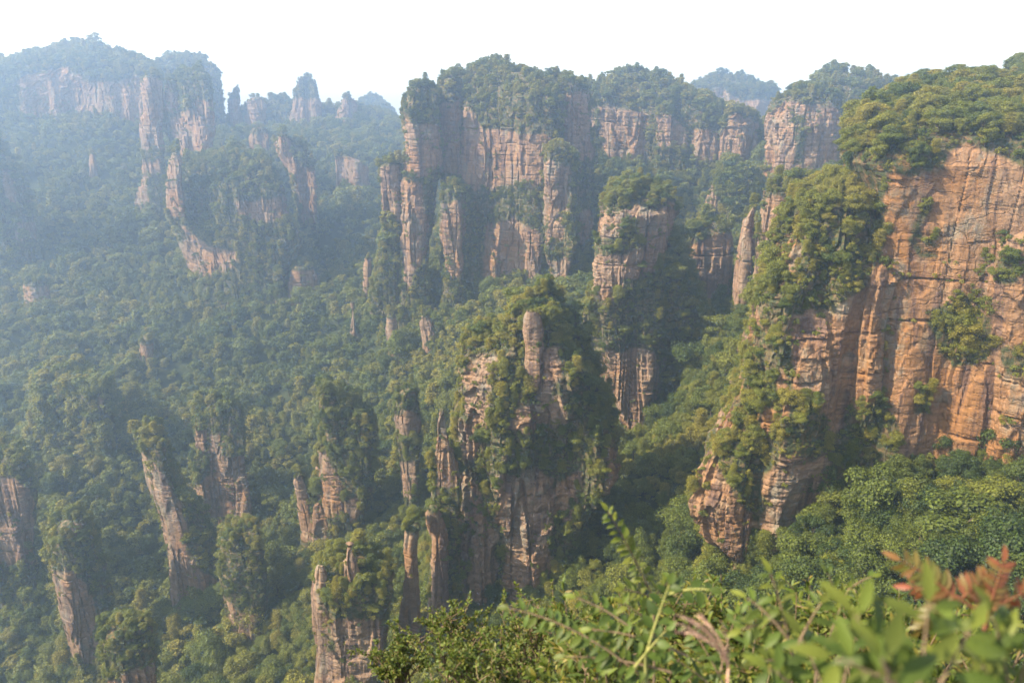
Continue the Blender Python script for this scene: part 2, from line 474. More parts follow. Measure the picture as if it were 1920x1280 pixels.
def loft(name, rows, Y, depth, parent=None, base=None, n=3.0, ds=None, seed=1, bare=(), green=(), place="", rough=1.0, tree_h=5.0,
         top_cut=4.0, pine=0.45, dens=1.0, all_bare=False, cap=0.22, drop=60.0, skew=0.0, splay=None,  size=None, tintless=False):
    """rock body: a stack of rounded-rectangle sections; rows (py, x_left, x_right[, extra distance]) from the top down"""
    ds = ds or max(0.55, Y / 747.0 * 1.25)
    rz, rl, rr_, ry, rd = [], [], [], [], []
    wmax = max(r[2] - r[1] for r in rows) / F_PX * Y / 2
    if wmax < 15 and Y < 420 and parent is None: rough *= 0.62
    for i, r in enumerate(rows):
        dy = r[3] if len(r) > 3 else 0.0
        wpx = (r[2] - r[1]) / F_PX * Y / 2
        wy = depth * max(0.25, (wpx / wmax)) ** 0.7
        Yx = Y + dy + 0.25 * wy
        a, b = at(r[1], r[0], Yx), at(r[2], r[0], Yx)
        rz.append(a[2]); rl.append(a[0]); rr_.append(b[0]); ry.append(Y + dy + wy); rd.append(wy)
    rz[0] -= top_cut
    for i in range(1, len(rz)):
        rz[i] = min(rz[i], rz[i - 1] - 0.5)
    rz.append(rz[-1] - drop); rl.append(rl[-1] - min(3, 0.05 * drop)); rr_.append(rr_[-1] + min(3, 0.05 * drop)); ry.append(ry[-1]); rd.append(rd[-1] + min(3, 0.05 * drop))
    rz, rl, rr_, ry, rd = map(np.array, (rz, rl, rr_, ry, rd))
    z = np.arange(rz[0], rz[-1], -ds)
    f = lambda a: np.interp(-z, -rz, a)
    L, Rr, CY, WY = f(rl), f(rr_), f(ry), f(rd)
    CX, WX = (L + Rr) / 2, (Rr - L) / 2
    # cap: rings closing over the top
    nc = max(4, int(WX[0] / ds))
    k = np.linspace(0.0, 1.0, nc)[:-1]
    sc = np.sqrt(np.maximum(1 - (1 - k) ** 2, 0.0004))
    hcap = min(cap * 2 * WX[0], 10.0)
    z = np.concatenate([z[0] + hcap * (1 - k), z])
    CX, CY = np.concatenate([np.full(nc - 1, CX[0]), CX]), np.concatenate([np.full(nc - 1, CY[0]), CY])
    WX, WY = np.concatenate([WX[0] * sc, WX]), np.concatenate([WY[0] * sc, WY])
    fade = np.concatenate([sc, np.ones(len(z) - nc + 1)])
    # section angles: fine on the front half, coarse behind
    W, D = WX.max(), WY.max()
    th = np.linspace(0, 2 * np.pi, 4001)[:-1]
    sx = np.sign(np.cos(th)) * np.abs(np.cos(th)) ** (2 / n)
    sy = np.sign(np.sin(th)) * np.abs(np.sin(th)) ** (2 / n)
    seg = np.hypot(np.diff(np.append(sx, sx[0])) * W, np.diff(np.append(sy, sy[0])) * D)
    wt = seg * np.where(sy < 0.25, 1.0, 0.3)
    cum = np.concatenate([[0], np.cumsum(wt)])
    nt = max(24, int(cum[-1] / ds))
    tt = np.interp(np.linspace(0, cum[-1], nt + 1)[:-1], cum, np.append(th, 2 * np.pi))
    sx = np.sign(np.cos(tt)) * np.abs(np.cos(tt)) ** (2 / n)
    sy = np.sign(np.sin(tt)) * np.abs(np.sin(tt)) ** (2 / n)
    nxv = np.sign(sx) * np.abs(sx) ** (n - 1) / W
    nyv = np.sign(sy) * np.abs(sy) ** (n - 1) / D
    nl = np.hypot(nxv, nyv) + 1e-9
    nxv, nyv = nxv / nl, nyv / nl
    nz = len(z)
    P = np.empty((nz, nt, 3))
    P[..., 0] = CX[:, None] + WX[:, None] * sx
    P[..., 1] = CY[:, None] + WY[:, None] * sy
    P[..., 2] = z[:, None]
    size = size or min(2 * W, 60.0)
    d = rock_disp(P.reshape(-1, 3), seed, rough * min(1.0, 0.35 + size / 26.0), size).reshape(nz, nt) * fade[:, None]
    d = np.clip(d, -0.65 * W * fade[:, None], 0.5 * W)
    P[..., 0] += nxv * d
    P[..., 1] += nyv * d
    kx = (0.5 * (rows[len(rows) // 2][1] + min(rows[len(rows) // 2][2], 2000)) - 960) / F_PX if splay is None else splay
    P[..., 0] += kx * (P[..., 1] - CY[:, None] + 0.75 * WY[:, None])
    P[..., 2] += (1 - fade[:, None]) * 1.2 * vnoise(P[..., 0] / 5, P[..., 1] / 5, 0, seed)
    P[..., 1] += skew * (P[..., 0] - at(rows[len(rows) // 2][1], 600, Y)[0])
    Vw = P.reshape(-1, 3)
    idx = np.arange(nz * nt).reshape(nz, nt)
    nxt = np.roll(idx, -1, 1)
    Q = np.stack([idx[:-1].ravel(), idx[1:].ravel(), nxt[1:].ravel(), nxt[:-1].ravel()], 1)
    # normals, areas
    A, B, C_, D_ = Vw[Q[:, 0]], Vw[Q[:, 1]], Vw[Q[:, 2]], Vw[Q[:, 3]]
    nr = np.cross(C_ - A, D_ - B)
    ar = np.linalg.norm(nr, axis=1)
    nr = nr / (ar[:, None] + 1e-9)
    ar *= 0.5
    ctr = (A + B + C_ + D_) / 4

    def bare_mask(X, lift):
        Xs = X.copy(); Xs[:, 2] += lift
        px, py, _ = project(Xs)
        m = np.zeros(len(X), bool)
        if all_bare: m[:] = True
        for p in bare: m |= in_poly(px, py, p)
        g = np.zeros(len(X), bool)
        for p in green: g |= in_poly(px, py, p)
        return m, g

    front = (nr * -ctr).sum(1) > 0.05
    nb = vnoise(ctr[:, 0] / 11, ctr[:, 1] / 11, ctr[:, 2] / 16, seed + 20)
    wob = np.stack([2.2 * vnoise(ctr[:, 0] / 5, ctr[:, 1] / 5, ctr[:, 2] / 5, 31), 0 * nb, 2.2 * vnoise(ctr[:, 0] / 5, ctr[:, 1] / 5, ctr[:, 2] / 5, 32)], 1)
    (m1, g1), (m2, g2) = bare_mask(ctr + wob, 0.12 * tree_h), bare_mask(ctr + wob, 0.75 * tree_h)
    bm = (m1 | m2) & ~(g1 | g2)
    bm = np.where(front | (nr[:, 2] > 0.5), bm, nb > 0.0)
    top = ctr[:, 2] > z[nc - 1] - 0.6
    veg = ~bm | (top & (not tintless))
    if all_bare and not tintless: veg = top
    # soil attribute per vertex
    sv = np.zeros(nz * nt); cnt = np.zeros(nz * nt)
    for kk in range(4):
        np.add.at(sv, Q[:, kk], veg.astype(float)); np.add.at(cnt, Q[:, kk], 1)
    soil = sv / np.maximum(cnt, 1)
    if base is None:
        base = np.array([CX[-1], CY[-1], z[-1]]) if parent is None else np.array(parent["_base"])
    o = obj(name, make_mesh(name, Vw - base, Q, [ROCK], attrs={"soil": soil}), parent, tuple(base) if parent is None else (0, 0, 0))
    o["warm"] = 0.5
    splat(Vw, 0)
    # plants on the surface
    up = nr[:, 2]
    den = dens * 0.135 * (190 / max(Y, 190)) ** 0.35
    pr = ar * den * np.where(veg, np.where(up > 0.5, 0.8, 0.75 + 0.5 * np.clip(up, -0.4, 0.5)), 0)
    pr *= np.where(vnoise(ctr[:, 0] / 4, ctr[:, 1] / 4, ctr[:, 2] / 5, seed + 22) > 0.5, 0.15, 1.0)
    pr *= np.where(up < -0.35, 0.1, 1.0)
    # ledges in bare walls carry shrubs
    led = (~veg) & (up > 0.33) & (nb > -0.1)
    pr2 = ar * np.where(led, 0.16, 0.0) * dens
    pr3 = np.where(veg & (up > -0.3), ar * 0.10 * (1.0 if Y < 420 else 0.35), 0.0)
    pid = place_id(place)
    zt, zb = z[0], rz[-2]
    r_ = RNG.random(len(pr))
    r3 = RNG.random(len(pr))
    for sel_, isveg in ((r_ < pr, True), ((r_ > 1 - pr2) & ~(r_ < pr), False), (r3 < pr3, False)):
        c = ctr[sel_]; nn = nr[sel_]
        m = len(c)
        if not m: continue
        h = tree_h * np.exp(RNG.normal(0, 0.27, m)) if isveg else RNG.uniform(1.0, 2.6, m)
        kind = np.where(RNG.random(m) < pine, 1, 0) if isveg else np.full(m, 2)
        if isveg:
            h = np.where((RNG.random(m) < 0.30) & (nn[:, 2] < 0.5), h * 0.55, h)
            kind = np.where(h < 2.6, 2, kind)
        pos = c - nn * 0.25
        uf = np.clip((c[:, 2] - zb) / max(zt - zb, 1), 0, 1)
        PLANTS.append(np.column_stack([pos, h, kind, np.full(m, pid), uf, nn]))
    o["_base"] = [float(v) for v in base]
    return o


def tower(label, cat, rows, Y, depth, place, name="rock_pillar", group=None, warm=0.5, parts=(), **kw):
    o = loft(name, rows, Y, depth, place=place, **kw)
    o["warm"] = warm
    tag(o, label, cat, group, "thing")
    for p in parts:
        p = dict(p)
        nm, rws, yy, dd = p.pop("name"), p.pop("rows"), p.pop("Y"), p.pop("depth")
        q = loft(nm, rws, yy, dd, parent=o, place=place, **{**dict(pine=kw.get("pine", 0.45), tree_h=kw.get("tree_h", 5.0)), **p})
        q["warm"] = warm
    return o


# --- the big orange cliff on the right
tower("massive orange sandstone cliff filling the right edge, its domed top thick with trees", "cliff",
      [(140, 1880, 2200, 95), (156, 1765, 2220, 80), (178, 1685, 2240, 62), (200, 1645, 2260, 45), (226, 1610, 2260, 22), (250, 1594, 2270, 4), (300, 1572, 2270, 0), (340, 1590, 2270, 0),
       (420, 1600, 2270, 0), (600, 1590, 2260, -2), (760, 1580, 2250, -4), (900, 1560, 2250, -6)],
      186, 70, "the big orange cliff", name="cliff", warm=1.0, n=7, seed=3, ds=0.45, rough=0.30, skew=-0.12, splay=0.47, size=24, tree_h=4.8, top_cut=5, pine=0.3, dens=1.05, drop=40,
      bare=[[(1662, 315), (1700, 328), (1762, 318), (1768, 288), (1785, 276), (1850, 276), (1890, 298), (1920, 310), (2300, 300), (2300, 900), (1920, 860), (1840, 838), (1790, 860), (1740, 880), (1700, 850),
             (1690, 780), (1660, 735), (1640, 725), (1600, 765), (1590, 560), (1640, 490), (1660, 430), (1655, 350)]],
      green=[[(1718, 378), (1736, 378), (1736, 412), (1718, 412)], [(1712, 428), (1745, 430), (1760, 445), (1715, 448)], [(1750, 580), (1800, 545), (1855, 580), (1862, 640), (1800, 672), (1762, 640)],
             [(1630, 540), (1655, 540), (1655, 605), (1630, 605)], [(1722, 735), (1758, 738), (1755, 760), (1725, 758)]],
      parts=[dict(name="buttress", rows=[(400, 1895, 2250, 6), (440, 1848, 2250, 2), (520, 1803, 2250), (600, 1782, 2250), (700, 1752, 2250), (870, 1740, 2250)], Y=177, depth=30, n=5, seed=5, skew=-0.2, ds=0.5, rough=0.55, size=26,
                  bare=[[(1700, 400), (2300, 380), (2300, 880), (1700, 850)]], tree_h=4.0, top_cut=0, cap=0.1, dens=0.8,
                  green=[[(1930, 345), (1860, 412), (1830, 462), (1790, 530), (1800, 560), (1850, 475), (1890, 425), (1930, 395)], [(1740, 570), (1800, 560), (1855, 590), (1862, 640), (1800, 672), (1755, 640)],
                         [(1880, 640), (1925, 630), (1925, 680), (1885, 670)], [(1865, 480), (1905, 478), (1900, 510), (1868, 508)]])])
tower("tree-covered orange buttress stepping down left of the big right-hand cliff, bare rock at its foot", "cliff",
      [(350, 1570, 1690, 14), (385, 1500, 1705, 8), (430, 1478, 1715, 5), (480, 1462, 1720, 2), (525, 1445, 1720), (555, 1408, 1720), (610, 1396, 1715), (700, 1378, 1710), (760, 1352, 1700), (830, 1326, 1680),
       (880, 1306, 1650), (940, 1294, 1575), (1000, 1318, 1520), (1045, 1360, 1490)],
      181, 34, "the green buttress", name="cliff_buttress", warm=0.85, n=4.2, seed=8, ds=0.5, size=26, tree_h=4.4, top_cut=4, pine=0.45, drop=40,
      bare=[[(1585, 570), (1640, 500), (1660, 430), (1700, 430), (1700, 745), (1640, 722), (1560, 795), (1555, 765), (1552, 705), (1510, 745), (1495, 705), (1500, 610), (1530, 605), (1560, 592)],
            [(1438, 880), (1480, 855), (1530, 855), (1565, 835), (1565, 905), (1520, 965), (1480, 1050), (1440, 1040), (1420, 1000), (1435, 930)],
            [(1280, 955), (1305, 875), (1335, 842), (1358, 862), (1352, 890), (1380, 935), (1412, 965), (1432, 1005), (1400, 1035), (1330, 1025), (1295, 990)],
            [(1376, 585), (1400, 572), (1418, 590), (1408, 628), (1384, 652)], [(1343, 757), (1372, 752), (1366, 803), (1343, 812)], [(1428, 760), (1458, 770), (1448, 805), (1428, 785)],
            [(1438, 470), (1490, 430), (1502, 470), (1480, 505), (1445, 505)], [(1585, 290), (1612, 300), (1607, 352), (1588, 352)], [(1374, 630), (1394, 637), (1390, 715), (1374, 705)], [(1462, 695), (1484, 700), (1482, 762), (1464, 755)], [(1490, 590), (1562, 575), (1560, 700), (1500, 720)]])
# --- the tower in the middle of the picture
tower("central rock tower with a pale knob on top, trees clinging all over its ledges", "rock tower",
      [(536, 1002, 1048, 10), (565, 988, 1060, 8), (600, 965, 1066, 6), (640, 915, 1074, 4), (662, 885, 1080, 2), (710, 862, 1112), (760, 850, 1136), (830, 842, 1150), (900, 838, 1155), (950, 838, 1130), (1020, 835, 1102),
       (1120, 830, 1085), (1200, 820, 1080)],
      218, 22, "the central rock tower", name="rock_tower", warm=0.45, n=2.7, seed=12, ds=0.5, size=26, rough=1.25, tree_h=4.3, top_cut=4, pine=0.6, dens=1.2,
      bare=[[(885, 672), (925, 667), (925, 702), (915, 785), (890, 785), (870, 745), (862, 702)], [(933, 885), (975, 885), (1000, 875), (1042, 895), (1042, 950), (1020, 1000), (1035, 1050), (1000, 1095), (990, 1200), (930, 1200), (945, 1040), (933, 960)],
            [(1045, 905), (1087, 872), (1087, 900), (1075, 970), (1042, 960)], [(1133, 842), (1170, 845), (1168, 925), (1133, 948)], [(836, 905), (868, 880), (900, 920), (925, 1000), (932, 1060), (932, 1200), (830, 1200)],
            [(1000, 745), (1055, 740), (1060, 785), (1000, 795), (955, 785), (962, 765)], [(858, 790), (895, 790), (895, 840), (860, 860)], [(1000, 660), (1052, 650), (1052, 690), (1030, 730), (1008, 720)]],
      parts=[dict(name="pinnacle", rows=[(584, 995, 1000), (597, 989, 1007), (622, 987, 1012), (652, 992, 1014)], Y=219.5, depth=2.4, seed=14, all_bare=True, tintless=True, top_cut=0, drop=14, rough=1.3, cap=0.3, n=4),
             dict(name="spire", rows=[(752, 822, 835), (790, 818, 842), (850, 816, 852), (930, 812, 862), (1000, 812, 865)], Y=216, depth=4, seed=15, bare=[[(815, 765), (845, 765), (865, 900), (812, 900)]], top_cut=3, drop=30, rough=0.6, tree_h=4.0),
             dict(name="spire", rows=[(948, 800, 822), (979, 796, 832), (1020, 809, 845), (1122, 806, 850), (1200, 800, 860)], Y=209, depth=5, seed=16, all_bare=True, top_cut=2, drop=40, rough=0.6, tree_h=4.8),
             dict(name="spire", rows=[(985, 763, 792), (1010, 763, 793), (1080, 760, 792), (1155, 752, 790), (1250, 748, 795)], Y=202, depth=4.5, seed=17, all_bare=True, top_cut=2, drop=40, rough=0.6, tree_h=4.4)])
# --- the blunt tower behind it
tower("round-headed rock tower with green cap and shaded lower cliff, behind the central tower", "rock tower",
      [(348, 1155, 1238, 8), (372, 1133, 1256, 4), (402, 1126, 1262), (440, 1117, 1258), (490, 1108, 1248), (525, 1108, 1240), (545, 1100, 1245), (590, 1088, 1260), (640, 1092, 1262), (662, 1098, 1258), (700, 1114, 1252),
       (750, 1136, 1240), (810, 1160, 1225), (860, 1170, 1220)],
      325, 22, "the round-headed tower", name="rock_tower", warm=0.35, n=2.6, seed=21, size=28, tree_h=4.5, top_cut=5, pine=0.4, dens=1.1,
      bare=[[(1112, 398), (1168, 392), (1172, 425), (1112, 432)], [(1165, 390), (1266, 382), (1266, 427), (1240, 468), (1202, 442), (1190, 405)], [(1102, 480), (1172, 470), (1238, 455), (1238, 500), (1172, 510), (1157, 548), (1116, 542)],
            [(1090, 658), (1225, 652), (1240, 712), (1203, 798), (1165, 818), (1138, 752)], [(1240, 662), (1272, 662), (1266, 684), (1240, 687)]],
      parts=[dict(name="shoulder", rows=[(440, 1246, 1262), (475, 1240, 1280), (525, 1235, 1297), (580, 1230, 1312), (640, 1225, 1312), (720, 1215, 1305), (820, 1200, 1300)], Y=335, depth=16, seed=23, n=2.3, tree_h=6, dens=1.2, pine=0.25)])
# --- between the round-headed tower and the right cliff
tower("squat brown pillar with scrubby flat top, between round-headed tower and thin slab", "rock pillar",
      [(414, 1308, 1358, 4), (436, 1293, 1368), (500, 1288, 1372), (560, 1292, 1368), (620, 1296, 1356), (690, 1292, 1340)], 374, 11, "the squat brown pillar", warm=0.6, seed=31, tree_h=4, top_cut=4, n=3.4,
      bare=[[(1280, 455), (1375, 430), (1375, 580), (1350, 640), (1285, 660)]])
tower("thin dark slab of upright rock standing left of the stepped pillar", "rock pillar",
      [(383, 1408, 1422), (420, 1392, 1414), (480, 1383, 1412), (540, 1377, 1410), (600, 1374, 1405)], 315, 9, "the thin dark slab", name="rock_slab", warm=0.4, seed=33, tree_h=3, top_cut=1, all_bare=True, rough=0.7,
      parts=[dict(name="pinnacle", rows=[(440, 1412, 1426), (480, 1410, 1428), (530, 1409, 1428), (580, 1405, 1430)], Y=292, depth=3, seed=34, all_bare=True, tintless=True, top_cut=0, rough=0.6)])
tower("stepped pillar with a bushy crown, tucked against the left side of the green buttress", "rock pillar",
      [(338, 1450, 1512, 4), (358, 1434, 1522), (400, 1428, 1524), (440, 1424, 1512), (500, 1422, 1505), (560, 1420, 1500)], 298, 12, "the stepped pillar", warm=0.5, seed=36, tree_h=5, top_cut=4,
      bare=[[(1422, 372), (1475, 368), (1480, 440), (1508, 452), (1505, 530), (1405, 560), (1410, 440)]])
# --- ridges far right
tower("banded grey-orange pillar pair under the right-hand skyline, split by a green cleft", "rock pillar",
      [(168, 1485, 1555, 10), (188, 1455, 1568, 4), (230, 1438, 1570), (280, 1430, 1566), (330, 1427, 1560), (380, 1427, 1550)], 540, 24, "the banded pillar pair", warm=0.55, seed=41, skew=-0.2, tree_h=4.8, top_cut=5, n=3.4,
      bare=[[(1430, 220), (1478, 188), (1575, 205), (1575, 345), (1420, 345)]], green=[[(1490, 215), (1507, 215), (1507, 300), (1490, 300)]])
tower("flat wooded ridge on the right skyline, just behind the dome of the big cliff", "ridge",
      [(150, 1530, 1655, 15), (162, 1500, 1690, 6), (200, 1490, 1720), (300, 1490, 1750), (420, 1480, 1760)], 600, 40, "the right skyline ridge", name="wooded_ridge", warm=0.5, seed=43, tree_h=5.5, top_cut=4, n=4, dens=0.8,
      bare=[[(1560, 190), (1620, 195), (1620, 215), (1560, 212)], [(1575, 240), (1600, 240), (1600, 300), (1575, 300)]])
tower("low wooded knoll with a pale rock nose, below the banded pillar pair", "knoll",
      [(305, 1345, 1398, 6), (335, 1330, 1425, 2), (400, 1318, 1435), (480, 1305, 1440)], 505, 22, "the low wooded knoll", name="rocky_knoll", warm=0.4, seed=45, tree_h=7, top_cut=6, n=2.3,
      bare=[[(1318, 340), (1342, 335), (1345, 365), (1330, 398), (1316, 395)]])
tower("long wooded ridge of broken cliffs between the central massif and the right-hand skyline", "ridge",
      [(148, 1130, 1238, 26), (160, 1102, 1258, 18), (180, 1050, 1295, 8), (208, 1045, 1360), (230, 1042, 1405), (290, 1042, 1415), (330, 1042, 1415)], 640, 45, "the long ridge of broken cliffs", name="wooded_ridge", warm=0.55, seed=47, skew=-0.2, tree_h=5.5, top_cut=5, n=4, dens=0.85,
      bare=[[(1045, 172), (1090, 170), (1115, 190), (1110, 282), (1090, 287), (1060, 252)], [(1120, 197), (1210, 207), (1210, 292), (1150, 297), (1125, 262)], [(1300, 240), (1345, 245), (1345, 290), (1300, 290)]],
      parts=[dict(name="buttress", rows=[(205, 1238, 1254), (220, 1230, 1272), (240, 1228, 1288), (275, 1228, 1292), (320, 1225, 1295)], Y=618, depth=14, seed=48, bare=[[(1225, 207), (1255, 212), (1295, 240), (1290, 272), (1225, 272)]], tree_h=6, top_cut=2),
             dict(name="buttress", rows=[(206, 1378, 1392), (222, 1366, 1415), (250, 1350, 1420), (300, 1345, 1420), (340, 1345, 1420)], Y=605, depth=14, seed=49, bare=[[(1335, 272), (1380, 208), (1422, 228), (1420, 295), (1355, 308)]], tree_h=6, top_cut=2)])
tower("pale distant mesa on the skyline between two nearer ridges", "mesa",
      [(154, 1312, 1425, 30), (166, 1296, 1452, 10), (200, 1285, 1470), (260, 1270, 1490)], 1080, 60, "the distant mesa", name="mesa", warm=0.5, seed=51, tree_h=6, top_cut=5, n=4, dens=0.7,
      bare=[[(1295, 163), (1330, 178), (1350, 163), (1385, 188), (1470, 185), (1470, 225), (1380, 218), (1290, 205)]])
# --- the central massif
tower("tall central massif under the skyline, broad orange wall below a thick green crown", "massif",
      [(122, 885, 955, 30), (135, 872, 998, 20), (155, 866, 1028, 10), (185, 864, 1044, 2), (250, 864, 1044), (340, 864, 1038), (420, 866, 1026), (525, 868, 1018), (600, 862, 1030)],
      522, 36, "the central massif", name="rock_massif", warm=0.62, seed=55, skew=-0.45, dens=1.25, tree_h=4.3, top_cut=5, n=4.5, pine=0.35,
      bare=[[(858, 190), (875, 200), (905, 238), (1030, 252), (1050, 282), (1045, 345), (990, 335), (900, 348), (858, 325)], [(910, 425), (960, 405), (1018, 440), (1018, 530), (940, 530), (903, 505)]],
      parts=[dict(name="spur", rows=[(148, 782, 806, 4), (168, 768, 818), (205, 757, 822), (300, 757, 824), (350, 753, 816), (440, 751, 806), (515, 757, 802), (570, 755, 805)], Y=505, depth=16, seed=56, n=3.4, tree_h=4.6, top_cut=4,
                  bare=[[(750, 222), (825, 238), (828, 302), (800, 322), (750, 325)], [(745, 335), (787, 340), (803, 400), (798, 465), (770, 525), (745, 500)]]),
             dict(name="spur", rows=[(132, 840, 868, 6), (148, 828, 874), (250, 823, 872), (340, 826, 872), (500, 828, 872), (560, 826, 875)], Y=528, depth=18, seed=57, tree_h=4.4, top_cut=4, bare=[[(818, 195), (865, 188), (865, 322), (822, 312)]]),
             dict(name="spur", rows=[(343, 842, 862), (360, 836, 868), (440, 833, 870), (505, 834, 870), (560, 830, 872)], Y=492, depth=8, seed=58, tree_h=4.6, top_cut=3, bare=[[(828, 380), (872, 376), (872, 505), (828, 512)]]),
             dict(name="spur", rows=[(142, 1028, 1066, 10), (158, 1016, 1088), (200, 1012, 1098), (290, 1012, 1108), (420, 1010, 1112), (520, 1010, 1110)], Y=530, depth=26, seed=59, tree_h=4.8, top_cut=4, bare=[[(1062, 395), (1115, 395), (1110, 445), (1066, 445)], [(1042, 174), (1100, 170), (1112, 288), (1060, 288)]])])
tower("slender pale column standing in front of the central massif's right end", "rock pillar",
      [(268, 1038, 1068), (285, 1025, 1076), (312, 1022, 1078), (400, 1020, 1078), (460, 1016, 1078), (482, 1014, 1070), (530, 1030, 1062), (580, 1030, 1062)], 478, 10, "the slender pale column", name="rock_column", warm=0.5, seed=61, tree_h=4.6, top_cut=4,
      bare=[[(1015, 302), (1068, 306), (1058, 442), (1015, 452)], [(1012, 485), (1070, 485), (1058, 560), (1025, 560)]])
tower("jagged small spire leaning on the left foot of the central massif", "rock pillar",
      [(302, 731, 742), (322, 718, 750), (400, 713, 752), (500, 709, 752), (560, 700, 752)], 512, 8, "the jagged small spire", name="rock_spire", warm=0.55, seed=63, tree_h=5, top_cut=2, drop=12, dens=1.8, bare=[[(712, 310), (752, 310), (752, 400), (712, 410)]])
# --- the left massif, far in the haze
tower("hazy square-cut pillar, left one of the pair below the far left hill", "rock pillar",
      [(138, 276, 299), (155, 269, 305), (200, 266, 307), (270, 264, 310), (330, 264, 312), (420, 256, 318), (500, 256, 330)], 760, 13, "the hazy square-cut pillar", warm=0.5, seed=65, tree_h=4.5, top_cut=3, n=3.6,
      bare=[[(255, 145), (312, 145), (315, 272), (255, 275)], [(262, 300), (300, 300), (298, 320), (262, 320)], [(250, 330), (276, 330), (280, 470), (262, 470)]])
tower("hazy broad-topped pillar with an undercut orange wall, right one of the pair", "rock pillar",
      [(137, 338, 402, 8), (152, 323, 414, 2), (200, 314, 417), (250, 320, 416), (280, 335, 408), (330, 330, 410)], 770, 24, "the hazy broad-topped pillar", warm=0.7, seed=67, skew=-0.3, tree_h=5, top_cut=5, n=3.4,
      bare=[[(308, 150), (332, 182), (332, 208), (308, 198)], [(316, 220), (365, 204), (370, 184), (426, 195), (420, 292), (340, 292)]])
tower("broad hazy block with stepped orange ledges, below the pair of far left pillars", "massif",
      [(278, 425, 470, 20), (305, 345, 528, 8), (350, 333, 552), (400, 325, 562), (440, 332, 588), (490, 352, 570), (515, 370, 545), (570, 370, 560)], 640, 34, "the broad hazy block", name="rock_massif", warm=0.6, seed=69, skew=-0.25, tree_h=5.5, top_cut=6, n=2.8,
      bare=[[(308, 285), (345, 283), (340, 350), (325, 392), (345, 432), (400, 462), (445, 472), (440, 495), (380, 510), (330, 495), (328, 460), (358, 440), (328, 402), (308, 350)], [(440, 377), (552, 370), (558, 397), (500, 408), (448, 397)], [(542, 505), (595, 505), (598, 555), (540, 550)]],
      parts=[dict(name="spire", rows=[(286, 322, 338), (300, 314, 345), (350, 312, 344), (410, 318, 350)], Y=622, depth=8, seed=70, drop=6, dens=1.8, bare=[[(308, 285), (350, 285), (346, 400), (308, 400)]], top_cut=1, tree_h=5)])
tower("hazy crooked column with a rocky head, right of the broad hazy block", "rock pillar",
      [(250, 520, 538), (272, 513, 558), (320, 540, 588), (400, 560, 596), (440, 560, 597), (520, 555, 600)], 700, 15, "the hazy crooked column", name="rock_column", warm=0.7, seed=72, tree_h=6, top_cut=2,
      bare=[[(510, 250), (545, 250), (548, 300), (592, 320), (600, 412), (570, 412), (553, 332), (513, 292)]])
tower("rounded wooded mountain at the far left skyline with a pale cliff band", "mountain",
      [(92, 95, 195, 60), (102, 55, 240, 40), (118, 15, 284, 22), (142, -60, 310, 8), (210, -240, 330), (330, -320, 340)], 900, 80, "the far left mountain", name="wooded_mountain", warm=0.6, seed=74, tree_h=6, top_cut=4, n=4, dens=0.9,
      bare=[[(35, 146), (120, 124), (160, 149), (220, 153), (275, 140), (278, 238), (210, 206), (100, 207), (40, 222)]])
tower("hazy rounded summit rising behind the pair of far left pillars", "mountain",
      [(114, 296, 392, 20), (126, 275, 404, 8), (160, 262, 418), (260, 250, 430)], 1010, 50, "the hazy rounded summit", name="wooded_mountain", warm=0.5, seed=76, tree_h=5.5, top_cut=4, n=3, dens=0.8)
for i, (lab, rows, Y) in enumerate([
        ("tiny pointed spire on the hazy skyline, next to the broad-topped pillar", [(162, 440, 446), (182, 433, 450), (240, 427, 455), (300, 425, 458)], 1040),
        ("stubby hazy skyline spire, left of the tall bell-shaped one", [(180, 476, 489), (192, 465, 496), (280, 461, 500), (330, 460, 500)], 1030),
        ("tallest bell-shaped spire standing alone on the hazy left skyline", [(142, 562, 582), (157, 554, 590), (190, 549, 597), (222, 546, 602), (300, 540, 610), (340, 540, 610)], 1060),
        ("pointed hazy skyline spire, right of the bell-shaped one", [(174, 646, 654), (190, 636, 664), (240, 629, 668), (300, 625, 670)], 1045)]):
    tower(lab, "rock pillar", rows, Y, 16, "a hazy skyline spire", name="rock_spire", group="hazy spires on the left skyline", warm=0.5, seed=80 + i, tree_h=4.5, top_cut=3, bare=[[(400, 185), (700, 185), (700, 232), (400, 232)]], dens=0.9)
tower("hazy wooded ridge carrying the skyline spires", "ridge",
      [(190, 505, 542, 14), (206, 450, 705, 4), (222, 420, 748), (270, 415, 765), (350, 410, 780)], 1085, 60, "the hazy spire ridge", name="wooded_ridge", warm=0.5, seed=86, tree_h=5.5, top_cut=2, n=4, dens=0.8,
      bare=[[(620, 290), (700, 300), (690, 330), (620, 325)]])
tower("faintest far ridge in the gap left of the central massif", "ridge",
      [(192, 674, 722, 15), (200, 664, 732), (222, 645, 745), (290, 640, 760)], 1400, 60, "the faint far ridge", name="wooded_ridge", warm=0.5, seed=88, tree_h=6, top_cut=2, n=3, dens=0.7)
tower("dark hazy cliff shoulder cut off by the left edge of the view", "cliff",
      [(250, -90, 2), (300, -110, 28), (380, -130, 62), (480, -150, 74), (600, -160, 80)], 690, 30, "the cliff shoulder at the left edge", name="cliff", warm=0.5, seed=90, tree_h=7, top_cut=3, n=2.6, bare=[[(5, 320), (25, 330), (30, 380), (8, 370)], [(30, 415), (70, 410), (72, 440), (30, 440)]])
tower("broad wooded knob rising from the left valley, trees to its top", "knoll",
      [(705, 95, 155, 8), (728, 74, 188, 3), (785, 62, 225), (860, 50, 250)], 425, 24, "the wooded knob in the left valley", name="rocky_knoll", warm=0.4, seed=92, tree_h=8, top_cut=6, n=2.3, bare=[[(178, 740), (190, 740), (188, 765), (178, 762)]])
